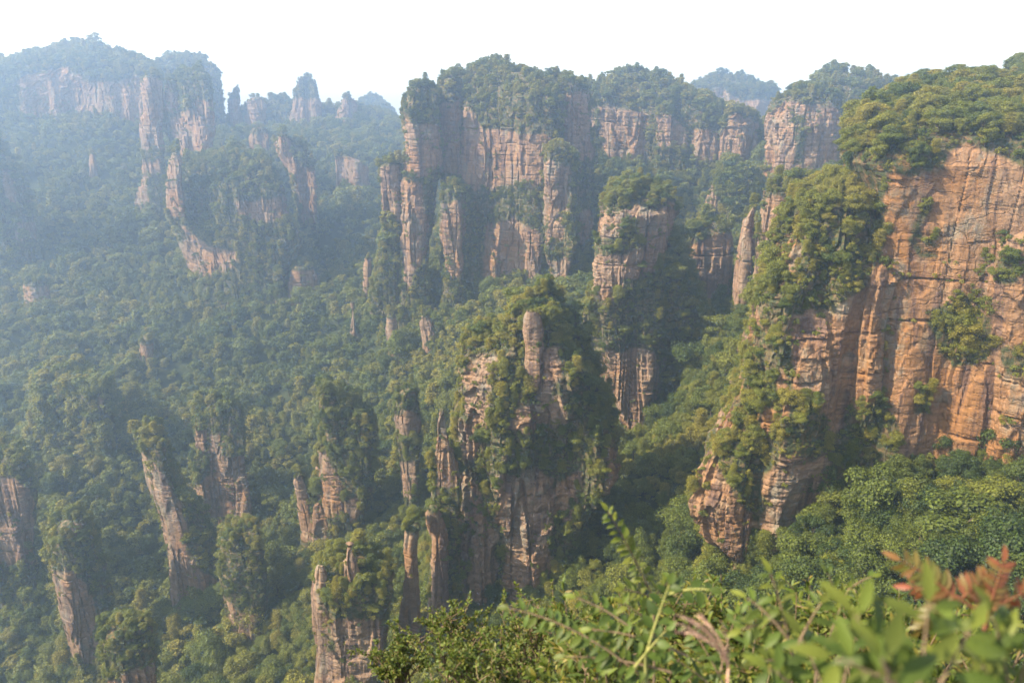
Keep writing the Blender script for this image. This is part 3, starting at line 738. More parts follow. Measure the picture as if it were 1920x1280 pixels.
# --- the small towers of the lower left
tower("leaning rock fin with a sunlit pale left face, in the lower left valley", "rock pillar",
      [(806, 268, 298, 2), (832, 252, 313), (868, 262, 318), (930, 272, 338), (990, 288, 385), (1030, 302, 405), (1090, 316, 412), (1140, 322, 418)], 315, 12, "the leaning fin", name="rock_fin", warm=0.45, seed=94, tree_h=4.5, top_cut=4,
      bare=[[(245, 838), (298, 872), (330, 930), (346, 972), (352, 1032), (372, 1062), (415, 1092), (418, 1170), (303, 1150), (285, 1032), (255, 952)]])
tower("twin-headed rock tower with trees on both heads, right of the leaning fin", "rock tower",
      [(766, 372, 443), (800, 367, 453), (845, 366, 455), (900, 361, 464), (950, 362, 473), (992, 385, 470), (1040, 385, 470)], 390, 13, "the twin-headed tower", name="rock_tower", warm=0.45, seed=96, tree_h=5, top_cut=2, n=3.2,
      bare=[[(395, 818), (455, 802), (465, 870), (482, 930), (482, 1010), (395, 1025), (352, 930), (375, 905), (395, 890)], [(363, 802), (385, 802), (385, 838), (365, 838)]],
      parts=[dict(name="head", rows=[(752, 418, 434), (770, 410, 445), (810, 405, 452)], Y=388, depth=5, seed=97, tree_h=4.5, top_cut=2, drop=15)])
tower("bushy dark pillar almost wholly overgrown, low in the left valley", "rock pillar",
      [(990, 445, 486), (1008, 420, 495), (1050, 413, 498), (1090, 416, 499), (1130, 425, 495), (1165, 432, 490), (1210, 442, 480)], 280, 9, "the bushy dark pillar", warm=0.5, seed=99, tree_h=3.6, top_cut=3, dens=1.3,
      bare=[[(422, 1120), (442, 1130), (457, 1172), (452, 1205), (428, 1155)], [(455, 1150), (485, 1150), (480, 1200), (455, 1200)]])
tower("overgrown pillar with a small bare tip, near the bottom left", "rock pillar",
      [(966, 128, 158), (988, 108, 168), (1030, 96, 178), (1080, 98, 196), (1150, 108, 206), (1235, 132, 218), (1300, 140, 225)], 288, 11, "the overgrown pillar", warm=0.5, seed=101, tree_h=4.2, top_cut=3, dens=1.2,
      bare=[[(88, 1070), (140, 1065), (165, 1100), (182, 1170), (175, 1235), (130, 1230), (100, 1150)], [(125, 968), (148, 975), (145, 992), (126, 985)]])
tower("grey pillar half cut off by the left edge of the view", "rock pillar",
      [(852, -30, 26), (875, -36, 42), (920, -42, 52), (985, -44, 58), (1060, -46, 68)], 330, 12, "the grey pillar at the left edge", warm=0.4, seed=103, tree_h=5, top_cut=4, bare=[[(-50, 880), (30, 895), (60, 930), (64, 1045), (0, 1050), (-50, 960)]])
tower("stump of orange rock with a bush-like tree cap, cut by the bottom edge", "rock pillar",
      [(1180, 228, 284), (1198, 192, 296), (1225, 182, 301), (1255, 186, 304), (1300, 200, 305), (1380, 212, 306)], 205, 7.5, "the bottom rock stump", name="rock_stump", warm=0.8, seed=105, tree_h=3.6, top_cut=2, dens=1.5, pine=0.2,
      bare=[[(278, 1232), (312, 1215), (312, 1400), (180, 1400), (178, 1255), (200, 1268), (235, 1272)]])
tower("green-backed tower with a bright orange left edge, mid-valley", "rock tower",
      [(735, 598, 618), (762, 594, 648), (800, 593, 686), (835, 595, 697), (880, 596, 704), (930, 598, 704), (975, 602, 690), (1020, 602, 690)], 318, 13, "the green-backed tower", name="rock_tower", warm=0.7, seed=107, tree_h=5, top_cut=3, dens=1.1,
      bare=[[(585, 812), (615, 842), (640, 900), (652, 955), (600, 960), (583, 905)], [(592, 745), (600, 745), (600, 765), (592, 765)], [(652, 930), (672, 930), (672, 970), (654, 970)]])
tower("waisted pillar of pale rock, left behind the central tower", "rock pillar",
      [(722, 762, 782), (742, 748, 784), (782, 737, 789), (805, 740, 791), (850, 744, 793), (905, 752, 788), (950, 760, 785)], 318, 7, "the waisted pale pillar", warm=0.45, seed=109, tree_h=4.2, top_cut=3,
      bare=[[(732, 782), (765, 768), (793, 790), (777, 808), (742, 808)], [(738, 870), (777, 860), (790, 902), (768, 930), (748, 905)]])
tower("clustered orange crags with a pale pointed tip, bottom middle beside the twin spires", "rock tower",
      [(1074, 618, 712, 4), (1094, 596, 740, 2), (1118, 586, 746), (1150, 598, 734), (1200, 603, 728), (1280, 607, 722), (1400, 610, 722)], 188, 11, "the clustered crags", name="rock_tower", warm=0.65, seed=114, tree_h=3.8, top_cut=2, dens=1.25, pine=0.7, n=3.4,
      bare=[[(630, 1165), (728, 1160), (726, 1400), (600, 1400), (600, 1215), (630, 1215)]],
      parts=[dict(name="pinnacle", rows=[(1022, 650, 660), (1038, 644, 670), (1070, 641, 675), (1110, 638, 678)], Y=190.5, depth=3.2, seed=115, all_bare=True, tintless=True, top_cut=0, drop=45, rough=0.7, cap=0.4),
             dict(name="pinnacle", rows=[(1062, 596, 606), (1080, 592, 612), (1130, 590, 616)], Y=191, depth=2.5, seed=116, all_bare=True, tintless=True, top_cut=0, drop=45, rough=0.6)])
# outcrops poking out of the wooded slopes
def ground_Y(px, py, lift=5.0, start=150):
    Ys = np.arange(start, 1500, 2.0)
    P = np.array([at(px, py, q) for q in Ys])
    g = ground(P[:, 0], P[:, 1]) + lift
    k = np.where(P[:, 2] < g)[0]
    return float(Ys[k[0]]) if len(k) else 900.0


GYI = ground_Y(590, 1030, 5.0, 200)
tower("ragged low outcrop with a rounded knob, left of the green-backed tower's foot", "rock outcrop",
      [(888, 556, 569), (905, 552, 580), (950, 556, 598), (1010, 565, 620), (1050, 565, 622)], GYI, 6, "the ragged low outcrop", name="rock_outcrop", warm=0.5, seed=111, tree_h=3.5, top_cut=1, rough=0.7, bare=[[(550, 890), (572, 890), (575, 960), (600, 1005), (565, 1005), (553, 950)]],
      parts=[dict(name="knob", rows=[(948, 588, 600), (970, 582, 618), (1015, 582, 618)], Y=GYI - 5, depth=3.5, seed=112, all_bare=True, tintless=True, top_cut=0, drop=12, rough=0.6)])
for i, (lab, rows, Y) in enumerate([
        ("needle of rock on the wooded slope, left of the central massif's foot", [(478, 688, 697), (500, 685, 700), (545, 682, 702)], 530),
        ("thin pale needle low on the wooded slope, the leftmost of the slope needles", [(562, 657, 663), (590, 654, 667), (640, 651, 672)], 500),
        ("narrow grey rib half buried in the wooded slope above the central tower", [(588, 728, 737), (620, 726, 741), (670, 730, 746)], 450),
        ("slanting rock slab in the wooded slope nearest the central tower", [(588, 792, 803), (610, 792, 812), (645, 798, 818)], 430)]):
    tower(lab, "rock outcrop", rows, ground_Y(rows[-1][1] + 6, rows[-1][0], 6.0, 330), 4, "a rock needle on the middle slope", name="rock_outcrop", group="rock needles on the middle slope", warm=0.5, seed=120 + i, tree_h=4, top_cut=2, all_bare=True, rough=1.1, drop=15, n=2.3)
for i, (lab, rows, Y) in enumerate([
        ("small hazy cliff patch in the far left forest, lowest of the left ones", [(535, 45, 88), (550, 44, 92), (575, 48, 92)], 655),
        ("small bare ledge of orange rock amid dense forest, left of centre", [(642, 256, 292), (652, 254, 294), (672, 256, 292)], 575),
        ("thin hazy rock fin in the forest under the far left mountain", [(290, 170, 176), (310, 168, 180), (335, 166, 182)], 820),
        ("hazy cliff patch in forest between the broad-topped pillar and crooked column", [(246, 468, 500), (258, 464, 506), (282, 464, 506)], 980),
        ("hazy orange wall in the forest, right of the crooked column", [(294, 622, 655), (312, 620, 690), (352, 622, 695)], 865),
        ("short orange wall in deep forest below the broad hazy block", [(505, 548, 585), (525, 544, 594), (558, 545, 594)], 615)]):
    tower(lab, "rock outcrop", rows, ground_Y(rows[-1][1] + 20, rows[-1][0], 6.0, 450), 8, "a small cliff in the far forest", name="rock_outcrop", group="small cliffs in the far forest", warm=0.6, seed=130 + i, tree_h=5, top_cut=0, rough=0.7, drop=20, bare=[[(0, 250), (800, 250), (800, 700), (0, 700)]])

# ------------------------------------------------------------------ tree models (unit height)
def unit(v):
    return v / (np.linalg.norm(v, axis=-1, keepdims=True) + 1e-9)


def leaf_quads(P, Nn, size, rng):
    """small rhombic leaf sprays at P facing Nn"""
    n = len(P)
    a = unit(np.cross(Nn, rng.normal(size=(n, 3))))
    b = np.cross(Nn, a)
    s = size * rng.uniform(0.65, 1.35, (n, 1))
    w = s * rng.uniform(0.45, 0.8, (n, 1))
    bend = Nn * s * rng.uniform(-0.25, 0.1, (n, 1))
    V = np.stack([P - a * s + bend, P - b * w, P + a * s + bend, P + b * w], 1).reshape(-1, 3)
    Q = np.arange(4 * n).reshape(n, 4)
    return V, Q


def tube(pts, radii, sides=6):
    pts = np.asarray(pts, float)
    T = unit(np.gradient(pts, axis=0))
    ref = np.array([0.3, 0.9, 0.25])
    A = unit(np.cross(T, ref))
    B = np.cross(T, A)
    an = np.linspace(0, 2 * np.pi, sides + 1)[:-1]
    V = (pts[:, None] + np.asarray(radii)[:, None, None] * (A[:, None] * np.cos(an)[None, :, None] + B[:, None] * np.sin(an)[None, :, None])).reshape(-1, 3)
    i = np.arange(len(pts) * sides).reshape(len(pts), sides)
    j = np.roll(i, -1, 1)
    return V, np.stack([i[:-1].ravel(), j[:-1].ravel(), j[1:].ravel(), i[1:].ravel()], 1)


def join(parts):
    Vs, Qs, o = [], [], 0
    for V, Q in parts:
        Vs.append(V); Qs.append(Q + o); o += len(V)
    return np.concatenate(Vs), np.concatenate(Qs)


def broad_tree(seed, lod):
    rng = np.random.default_rng(seed)
    nclump = rng.integers(17, 25)
    rx, rz, cz = rng.uniform(0.29, 0.50), rng.uniform(0.28, 0.41), rng.uniform(0.56, 0.64)
    if (seed // 10) % 3 == 2: rx, rz, cz = rng.uniform(0.28, 0.35), rng.uniform(0.38, 0.44), 0.56
    lop = rng.normal(0, 0.05, 3)
    d = unit(rng.normal(size=(nclump, 3)) + np.array([0, 0, 0.35]))
    rad = rng.uniform(0.45, 0.92, (nclump, 1))
    C = d * rad * np.array([rx, rx, rz]) + np.array([0, 0, cz]) + lop
    R_ = rng.uniform(0.10, 0.19, nclump)
    per, size = (260, 0.0205) if lod == 0 else (52, 0.044)
    Pl, Nl = [], []
    for c, r in zip(C, R_):
        m = int(per * (r / 0.15) ** 2)
        dd = unit(rng.normal(size=(m, 3)) + np.array([0, 0, 0.45]) + 0.5 * unit(c - np.array([0, 0, cz])))
        rr = r * (1 - 0.45 * rng.random((m, 1)) ** 2) * (1 + 0.15 * rng.normal(size=(m, 1)))
        Pl.append(c + dd * rr * np.array([1, 1, 0.78])); Nl.append(unit(dd + rng.normal(0, 0.45, (m, 3)) + np.array([0, 0, 0.25])))
    crown = leaf_quads(np.concatenate(Pl), np.concatenate(Nl), size, rng)
    sd = 7 if lod == 0 else 4
    zz = np.linspace(-0.12, 0.62, 6)
    wig = np.cumsum(rng.normal(0, 0.012, (6, 2)), 0)
    tr = [tube(np.column_stack([wig, zz]), 0.024 * (1 - 0.75 * np.linspace(0, 1, 6)), sd)]
    if lod == 0:
        for c in C[rng.permutation(nclump)[:9]]:
            s = np.array([wig[3, 0], wig[3, 1], rng.uniform(0.28, 0.5)])
            mid = (s + c) / 2 + np.array([0, 0, -0.03])
            tr.append(tube([s, mid, c], [0.011, 0.008, 0.004], 5))
    return crown, join(tr)


def pine_tree(seed, lod):
    rng = np.random.default_rng(seed)
    zz = np.linspace(-0.12, 0.97, 9)
    lean = rng.normal(0, 0.05, 2)
    ax = np.column_stack([np.outer(np.linspace(0, 1, 9), lean) + np.cumsum(rng.normal(0, 0.01, (9, 2)), 0), zz])
    tr = [tube(ax, (0.021 if lod == 0 else 0.034) * (1 - 0.85 * np.linspace(0, 1, 9)), 6 if lod == 0 else 4)]
    Pl, Nl = [], []
    tiers = np.linspace(0.28, 0.97, rng.integers(8, 11)) + rng.normal(0, 0.025, 1)
    wide = rng.uniform(0.30, 0.40)
    per, size = (170, 0.018) if lod == 0 else (32, 0.042)
    for tz in tiers:
        c0 = np.array([np.interp(tz, zz, ax[:, 0]), np.interp(tz, zz, ax[:, 1]), tz])
        nb = rng.integers(3, 6)
        a0 = rng.uniform(0, 6.28)
        for k in range(nb):
            a = a0 + 6.28 * k / nb + rng.normal(0, 0.35)
            L = wide * (1.08 - tz) ** 0.55 * rng.uniform(0.55, 1.1) * (0.8 if tz < 0.42 else 1)
            dirv = np.array([math.cos(a), math.sin(a), rng.uniform(0.0, 0.25)])
            tip = c0 + dirv * L
            if lod == 0: tr.append(tube([c0, (c0 + tip) / 2 + [0, 0, -0.008], tip], [0.007, 0.005, 0.002], 4))
            for q in ((0.9, 0.115), (0.5, 0.085)):
                pc = c0 + dirv * L * q[0] + [0, 0, 0.008]
                m = int(per * (0.6 if q[0] < 0.6 else 1.0))
                off = rng.normal(size=(m, 3)) * np.array([q[1] * 0.62, q[1] * 0.62, 0.017])
                off[:, 2] += 0.02 - 1.2 * (off[:, 0] ** 2 + off[:, 1] ** 2)
                Pl.append(pc + off); Nl.append(unit(rng.normal(0, 0.55, (m, 3)) + off * 3 + np.array([0, 0, 0.9])))
    m = per
    off = rng.normal(size=(m, 3)) * np.array([0.045, 0.045, 0.03])
    Pl.append(ax[-1] + off); Nl.append(unit(rng.normal(0, 0.6, (m, 3)) + [0, 0, 0.7]))
    return leaf_quads(np.concatenate(Pl), np.concatenate(Nl), size, rng), join(tr)


def shrub(seed, lod):
    rng = np.random.default_rng(seed)
    k = rng.integers(6, 10)
    C = np.column_stack([rng.normal(0, 0.34, (k, 2)), rng.uniform(0.25, 0.75, k)])
    per, size = (70, 0.075) if lod == 0 else (22, 0.14)
    Pl, Nl = [], []
    for c in C:
        dd = unit(rng.normal(size=(per, 3)) + [0, 0, 0.4])
        Pl.append(c + dd * rng.uniform(0.15, 0.30) * np.array([1, 1, 0.8])); Nl.append(unit(dd + rng.normal(0, 0.5, (per, 3))))
    tr = [tube([[0, 0, -0.2], c * [0.5, 0.5, 0.6], c], [0.03, 0.02, 0.01], 4) for c in C[:4]]
    return leaf_quads(np.concatenate(Pl), np.concatenate(Nl), size, rng), join(tr)


CROWN, TRUNK, WHOLE = {}, {}, {}
NV = {0: 9, 1: 6, 2: 4}
VARS = []
for kind, fn, mat, nm in ((0, broad_tree, BROAD, "broadleaf"), (1, pine_tree, PINE, "pine"), (2, shrub, BROAD, "shrub")):
    for v in range(NV[kind]):
        for lod in (0, 1):
            (cv, cq), (tv, tq) = fn(100 * kind + 10 * v + 1, lod)
            if lod == 0:
                CROWN[kind, v] = make_mesh(nm + "_crown", cv, cq, [mat])
                TRUNK[kind, v] = make_mesh(nm + "_trunk", tv, tq, [BARK], shade=True)
            V, Q = join([(cv, cq), (tv, tq)])
            WHOLE[kind, v, lod] = make_mesh(nm + "_model", V, Q, [mat, BARK], mat_idx=np.concatenate([np.zeros(len(cq)), np.ones(len(tq))]))

# ------------------------------------------------------------------ trees of the wooded ground
sp = []
for y0, y1, st in ((58, 210, 5.2), (210, 460, 5.4), (460, 760, 6.0), (760, 1300, 6.8)):
    xs = np.arange(-1.05 * y1, 1.0 * y1, st)
    ys = np.arange(y0, y1, st)
    X, Y = np.meshgrid(xs, ys)
    X = X.ravel() + RNG.uniform(-0.45, 0.45, X.size) * st
    Y = Y.ravel() + RNG.uniform(-0.45, 0.45, Y.size) * st
    k = (np.abs(X) < 0.86 * Y + 25)
    sp.append(np.column_stack([X[k], Y[k]]))
sp = np.concatenate(sp)
gz = ground(sp[:, 0], sp[:, 1])
G = np.column_stack([sp, gz])
px, py, dd = project(G + [0, 0, 9])
k = (py < 1420) & (py > -50)
G, px, py = G[k], px[k], py[k]
m = len(G)
gap = vnoise(G[:, 0] / 13, G[:, 1] / 13, 0, 71)
k = gap < 0.80
G, px, py = G[k], px[k], py[k]
m = len(G)
h = 9.0 * np.exp(RNG.normal(0, 0.30, m)) * (1 + 0.15 * vnoise(G[:, 0] / 40, G[:, 1] / 40, 0, 72))
kind = np.where(RNG.random(m) < 0.12 + 0.22 * (vnoise(G[:, 0] / 50, G[:, 1] / 50, 0, 73) > 0.2), 1, 0)
small = RNG.random(m) < 0.16
h = np.where(small, h * 0.6, h)
# steep ground carries more stems per plan area; low growth fills the floor between the trunks
def slope_of(g):
    e = 2.0
    return np.hypot(ground(g[:, 0] + e, g[:, 1]) - ground(g[:, 0] - e, g[:, 1]), ground(g[:, 0], g[:, 1] + e) - ground(g[:, 0], g[:, 1] - e)) / (2 * e)


xs, ys = np.meshgrid(np.arange(-420, 330, 3.1), np.arange(58, 440, 3.1))
U = np.column_stack([xs.ravel(), ys.ravel()]) + RNG.uniform(-1.4, 1.4, (xs.size, 2))
U = U[np.abs(U[:, 0]) < 0.8 * U[:, 1] + 20]
U = np.column_stack([U, ground(U[:, 0], U[:, 1])])
upx, upy, _ = project(U + [0, 0, 3])
U = U[(upy < 1400) & (upx > -120) & (upx < 2040)]
usl = slope_of(U)
ex = U[RNG.random(len(U)) < np.clip((usl - 0.5) * 0.30, 0, 0.6)]
U = U[vnoise(U[:, 0] / 9, U[:, 1] / 9, 0, 75) < 0.6]
mu, me_ = len(U), len(ex)
G = np.vstack([G, ex, U])
h = np.concatenate([h, 8.0 * np.exp(RNG.normal(0, 0.3, me_)), RNG.uniform(1.6, 3.6, mu)])
kind = np.concatenate([kind, np.where(RNG.random(me_) < 0.15, 1, 0), np.full(mu, 2)])
px, py, dd = project(G + [0, 0, 6])
m = len(G)
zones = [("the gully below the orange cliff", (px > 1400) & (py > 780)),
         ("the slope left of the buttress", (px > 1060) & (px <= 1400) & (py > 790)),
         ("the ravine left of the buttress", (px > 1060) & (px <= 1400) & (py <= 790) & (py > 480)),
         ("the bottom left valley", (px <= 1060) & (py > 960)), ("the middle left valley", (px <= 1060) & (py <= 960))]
pid = np.full(m, place_id("the far slopes"))
for t, msk in zones: pid = np.where(msk, place_id(t), pid)
GROUND_PLACES = {place_id(t) for t, _ in zones} | {place_id("the far slopes")}
PLANTS.append(np.column_stack([G - [0, 0, 0.3], h, kind, pid, np.zeros(m), np.zeros((m, 2)), np.ones(m)]))

A = np.concatenate(PLANTS)
n_all = len(A)
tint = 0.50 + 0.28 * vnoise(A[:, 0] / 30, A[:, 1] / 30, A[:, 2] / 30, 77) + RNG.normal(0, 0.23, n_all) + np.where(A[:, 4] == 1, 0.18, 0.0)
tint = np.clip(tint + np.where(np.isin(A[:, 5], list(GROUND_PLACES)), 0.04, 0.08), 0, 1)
tint = np.clip(tint - np.where(A[:, 5] == place_id("the gully below the orange cliff"), 0.42, 0) - np.where(A[:, 5] == place_id("the ravine left of the buttress"), 0.2, 0), 0, 1)  # gully shade put into the leaf tint; ravine trees toned down as well
dist = np.linalg.norm(A[:, :3], axis=1)
rotz = RNG.uniform(0, 6.283, n_all)
# crowns on walls lean out a little
tilt = np.clip(1 - A[:, 9], 0, 1) * 0.22
rx = -A[:, 8] * tilt + RNG.normal(0, 0.04, n_all)
ry_ = A[:, 7] * tilt + RNG.normal(0, 0.04, n_all)
sxy = np.where(A[:, 4] == 1, 0.95, np.where(A[:, 4] == 2, 1.0, np.where(np.isin(A[:, 5], list(GROUND_PLACES)), 1.0, 1.12))) * np.exp(RNG.normal(0, 0.17, n_all))
var = np.array([RNG.integers(0, NV[int(q)]) for q in A[:, 4]])

# kinds differ in hue
tint = np.clip(tint + np.where(A[:, 4] == 0, np.array([0.0, 0.12, -0.22, 0.05, -0.12, 0.2, 0.0, -0.05, 0.10])[np.minimum(var, 8)], 0), 0, 1)

# which trees does the picture show largest
tops = A[:, :3] + np.array([0, 0, 1.0]) * (A[:, 3] * 0.8)[:, None]
px, py, dep = project(tops)
inside = (px > 8) & (px < 1912) & (py > 8) & (py < 1272)
fore = np.interp(px, [690, 760, 940, 1060, 1300, 1920], [1300, 1180, 1140, 1080, 1085, 1050])
inside &= py < fore
ci, ri = np.clip((px / DC).astype(int), 0, DW - 1), np.clip((py / DC).astype(int), 0, DH - 1)
vis = inside & (dep < DEPTH[ri, ci] + 3.0) & (A[:, 4] < 2)
score = np.where(vis, A[:, 3] / dep, 0) * np.where(A[:, 4] == 1, 0.9, 1.0)
chosen = np.argsort(-score)[:300]
chosen = chosen[score[chosen] > 0]
is_ind = np.zeros(n_all, bool); is_ind[chosen] = True
print("plants", n_all, "individual", len(chosen), "smallest chosen px", score[chosen[-1]] * F_PX)

ORD = "first second third fourth fifth sixth seventh eighth ninth tenth eleventh twelfth thirteenth fourteenth fifteenth sixteenth seventeenth eighteenth nineteenth twentieth".split()
ORD += ["twenty-" + w for w in ORD[:9]] + ["thirtieth"] + ["thirty-" + w for w in ORD[:9]]
buckets = {}
q1, q2 = np.quantile(tint[chosen], [0.33, 0.67])
h1, h2 = np.quantile(A[chosen, 3], [0.33, 0.67])
for i in chosen:
    tone = "dark green" if tint[i] < q1 else "mid green" if tint[i] < q2 else "yellow-green"
    sz = "small" if A[i, 3] < h1 else "tall" if A[i, 3] > h2 else "middling"
    kd = "pine" if A[i, 4] == 1 else "broadleaf tree"
    pl = PLACES[int(A[i, 5])]
    if int(A[i, 5]) in GROUND_PLACES: zn = "on" if pl.startswith("the slope") else "in"
    else: zn = "on top of" if A[i, 6] > 0.80 else "high on" if A[i, 6] > 0.55 else "midway up" if A[i, 6] > 0.3 else "low on"
    buckets.setdefault((sz, tone, kd, zn, pl), []).append(i)
for (sz, tone, kd, zn, pl), ids in buckets.items():
    ids.sort(key=lambda i: px[i])
    for k, i in enumerate(ids):
        n = len(ids)
        if n == 1: tail = ""
        elif k == 0: tail = ", leftmost such"
        elif k == n - 1: tail = ", rightmost such"
        else: tail = f", {ORD[k]} such from left"
        t = bpy.data.objects.new("pine_tree" if A[i, 4] == 1 else "broadleaf_tree", None)
        COL.objects.link(t)
        t.empty_display_size = 0.5
        t.location = A[i, :3]
        t.rotation_euler = (rx[i], ry_[i], rotz[i])
        s = A[i, 3]
        t.scale = (s * sxy[i], s * sxy[i], s)
        tag(t, f"{sz} {tone} {kd} {zn} {pl}{tail}", "tree", "pines large in view" if A[i, 4] == 1 else "broadleaf trees large in view", "thing")
        kd_ = int(A[i, 4])
        tk = obj("trunk", TRUNK[kd_, var[i]], t)
        cr = obj("crown", CROWN[kd_, var[i]], t)
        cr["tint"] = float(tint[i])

# ------------------------------------------------------------------ all other trees: one mass each of forest and ledge shrubs
def scatter(name, idx, kinds):
    me = bpy.data.meshes.new(name)
    P = A[idx, :3]
    me.vertices.add(len(P))
    me.vertices.foreach_set("co", P.astype(np.float32).ravel())
    lod = (dist[idx] > 400).astype(int)
    code = A[idx, 4].astype(int) * 100 + var[idx] * 10 + lod
    a = me.attributes.new("code", 'INT', 'POINT'); a.data.foreach_set("value", code.astype(np.int32))
    a = me.attributes.new("rot", 'FLOAT_VECTOR', 'POINT'); a.data.foreach_set("vector", np.column_stack([rx[idx], ry_[idx], rotz[idx]]).astype(np.float32).ravel())
    hh = A[idx, 3]
    a = me.attributes.new("siz", 'FLOAT_VECTOR', 'POINT'); a.data.foreach_set("vector", np.column_stack([hh * sxy[idx], hh * sxy[idx], hh]).astype(np.float32).ravel())
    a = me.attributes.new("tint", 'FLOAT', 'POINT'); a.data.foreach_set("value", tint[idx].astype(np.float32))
    o = obj(name, me)
    ng = bpy.data.node_groups.new(name + "_nodes", 'GeometryNodeTree')
    ng.interface.new_socket("Geometry", in_out='INPUT', socket_type='NodeSocketGeometry')
    ng.interface.new_socket("Geometry", in_out='OUTPUT', socket_type='NodeSocketGeometry')
    nd, lk = ng.nodes, ng.links
    gi, go = nd.new("NodeGroupInput"), nd.new("NodeGroupOutput")

    def attr(nm, ty):
        n = nd.new("GeometryNodeInputNamedAttribute"); n.data_type = ty; n.inputs[0].default_value = nm
        return n.outputs[0]
    rot, siz, cod = attr("rot", 'FLOAT_VECTOR'), attr("siz", 'FLOAT_VECTOR'), attr("code", 'INT')
    jn = nd.new("GeometryNodeJoinGeometry")
    for k in kinds:
        for v in range(NV[k]):
            for l in (0, 1):
                c = k * 100 + v * 10 + l
                if not (code == c).any(): continue
                src = bpy.data.objects.new("tree_model", WHOLE[k, v, l])     # never linked to the scene
                oi = nd.new("GeometryNodeObjectInfo"); oi.inputs[0].default_value = src
                cmp_ = nd.new("FunctionNodeCompare"); cmp_.data_type, cmp_.operation = 'INT', 'EQUAL'
                lk.new(cod, cmp_.inputs[2]); cmp_.inputs[3].default_value = c
                ip = nd.new("GeometryNodeInstanceOnPoints")
                lk.new(gi.outputs[0], ip.inputs['Points']); lk.new(cmp_.outputs[0], ip.inputs['Selection'])
                lk.new(oi.outputs['Geometry'], ip.inputs['Instance'])
                lk.new(rot, ip.inputs['Rotation']); lk.new(siz, ip.inputs['Scale'])
                lk.new(ip.outputs[0], jn.inputs[0])
    lk.new(jn.outputs[0], go.inputs[0])
    md = o.modifiers.new("scatter", 'NODES'); md.node_group = ng
    return o


rest = np.where(~is_ind & (A[:, 4] < 2))[0]
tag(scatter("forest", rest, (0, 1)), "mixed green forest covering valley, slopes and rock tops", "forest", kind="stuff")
sh = np.where(A[:, 4] == 2)[0]
tag(scatter("ledge_shrubbery", sh, (2,)), "small shrubs on ledges of the rock walls", "shrubs", kind="stuff")

# ------------------------------------------------------------------ foreground plants on the lip
FRONT = leaf_material("front_leaf", [(0.0, (0.030, 0.056, 0.013)), (0.45, (0.070, 0.100, 0.018)), (0.8, (0.120, 0.132, 0.024)), (1.0, (0.17, 0.13, 0.034))], inst=False, transl=0.38, rough=0.5, spec=0.25, var=0.35)
RED = leaf_material("red_leaf", [(0.0, (0.10, 0.11, 0.025)), (0.35, (0.15, 0.10, 0.03)), (0.7, (0.17, 0.065, 0.03)), (1.0, (0.20, 0.05, 0.03))], inst=False, transl=0.35, rough=0.45, spec=0.35, var=0.2)
TWIG = plain_material("twig", (0.10, 0.07, 0.045), (0.20, 0.14, 0.09), 60.0)
GSTEM = plain_material("green_stem", (0.16, 0.17, 0.05), (0.24, 0.22, 0.08), 60.0)
RSTEM = plain_material("red_stem", (0.13, 0.05, 0.03), (0.20, 0.08, 0.04), 60.0)
PLUME = plain_material("plume", (0.42, 0.22, 0.17), (0.62, 0.42, 0.30), 90.0)


class Leaves:
    def __init__(s): s.V, s.Q, s.T3, s.t, s.n = [], [], [], [], 0

    def add(s, p, d, up, L, W, tint, droop=0.25, fold=0.25):
        p, d, up = np.asarray(p, float), np.asarray(d, float), np.asarray(up, float)
        d = d / (np.linalg.norm(d) + 1e-9)
        side = np.cross(d, up); side /= (np.linalg.norm(side) + 1e-9)
        up = np.cross(side, d)
        ts = (0.0, 0.18, 0.42, 0.68, 0.88, 1.0)
        ws = (0.0, 0.66, 1.0, 0.80, 0.38, 0.0)
        mid = [p + d * L * t - up * droop * L * t * t for t in ts]
        V = list(mid)
        for t, w in zip(ts[1:-1], ws[1:-1]):
            c = p + d * L * t - up * droop * L * t * t
            V += [c + side * W * w * 0.5 + up * fold * W * w * 0.5, c - side * W * w * 0.5 + up * fold * W * w * 0.5]
        o = s.n
        l = lambda i: o + 6 + 2 * i
        r = lambda i: o + 7 + 2 * i
        s.T3 += [(o, o + 1, l(0)), (o, r(0), o + 1), (o + 4, o + 5, l(3)), (o + 4, r(3), o + 5)]
        for i in range(3):
            s.Q += [(o + 1 + i, o + 2 + i, l(i + 1), l(i)), (o + 1 + i, r(i), r(i + 1), o + 2 + i)]
        s.V += V; s.t += [tint] * len(V); s.n += len(V)

    def mesh(s, name, mats):
        return make_mesh(name, np.array(s.V), [np.array(s.Q), np.array(s.T3)], mats, attrs={"tint": s.t}, shade=True)


def plant(name, label, cat, group, base):
    e = bpy.data.objects.new(name, None); COL.objects.link(e); e.location = base; e.empty_display_size = 0.1
    return tag(e, label, cat, group, "thing")


def curve(a, b, sag, n=12):
    a, b = np.asarray(a, float), np.asarray(b, float)
    c = (a + b) / 2 + np.asarray(sag, float)
    t = np.linspace(0, 1, n)[:, None]
    return (1 - t) ** 2 * a + 2 * t * (1 - t) * c + t * t * b


def gpt(px_, Y):
    x = at(px_, 1200, Y)[0]
    return np.array([x, Y, float(near_ground(np.array(x), np.array(Y))) - 0.04])


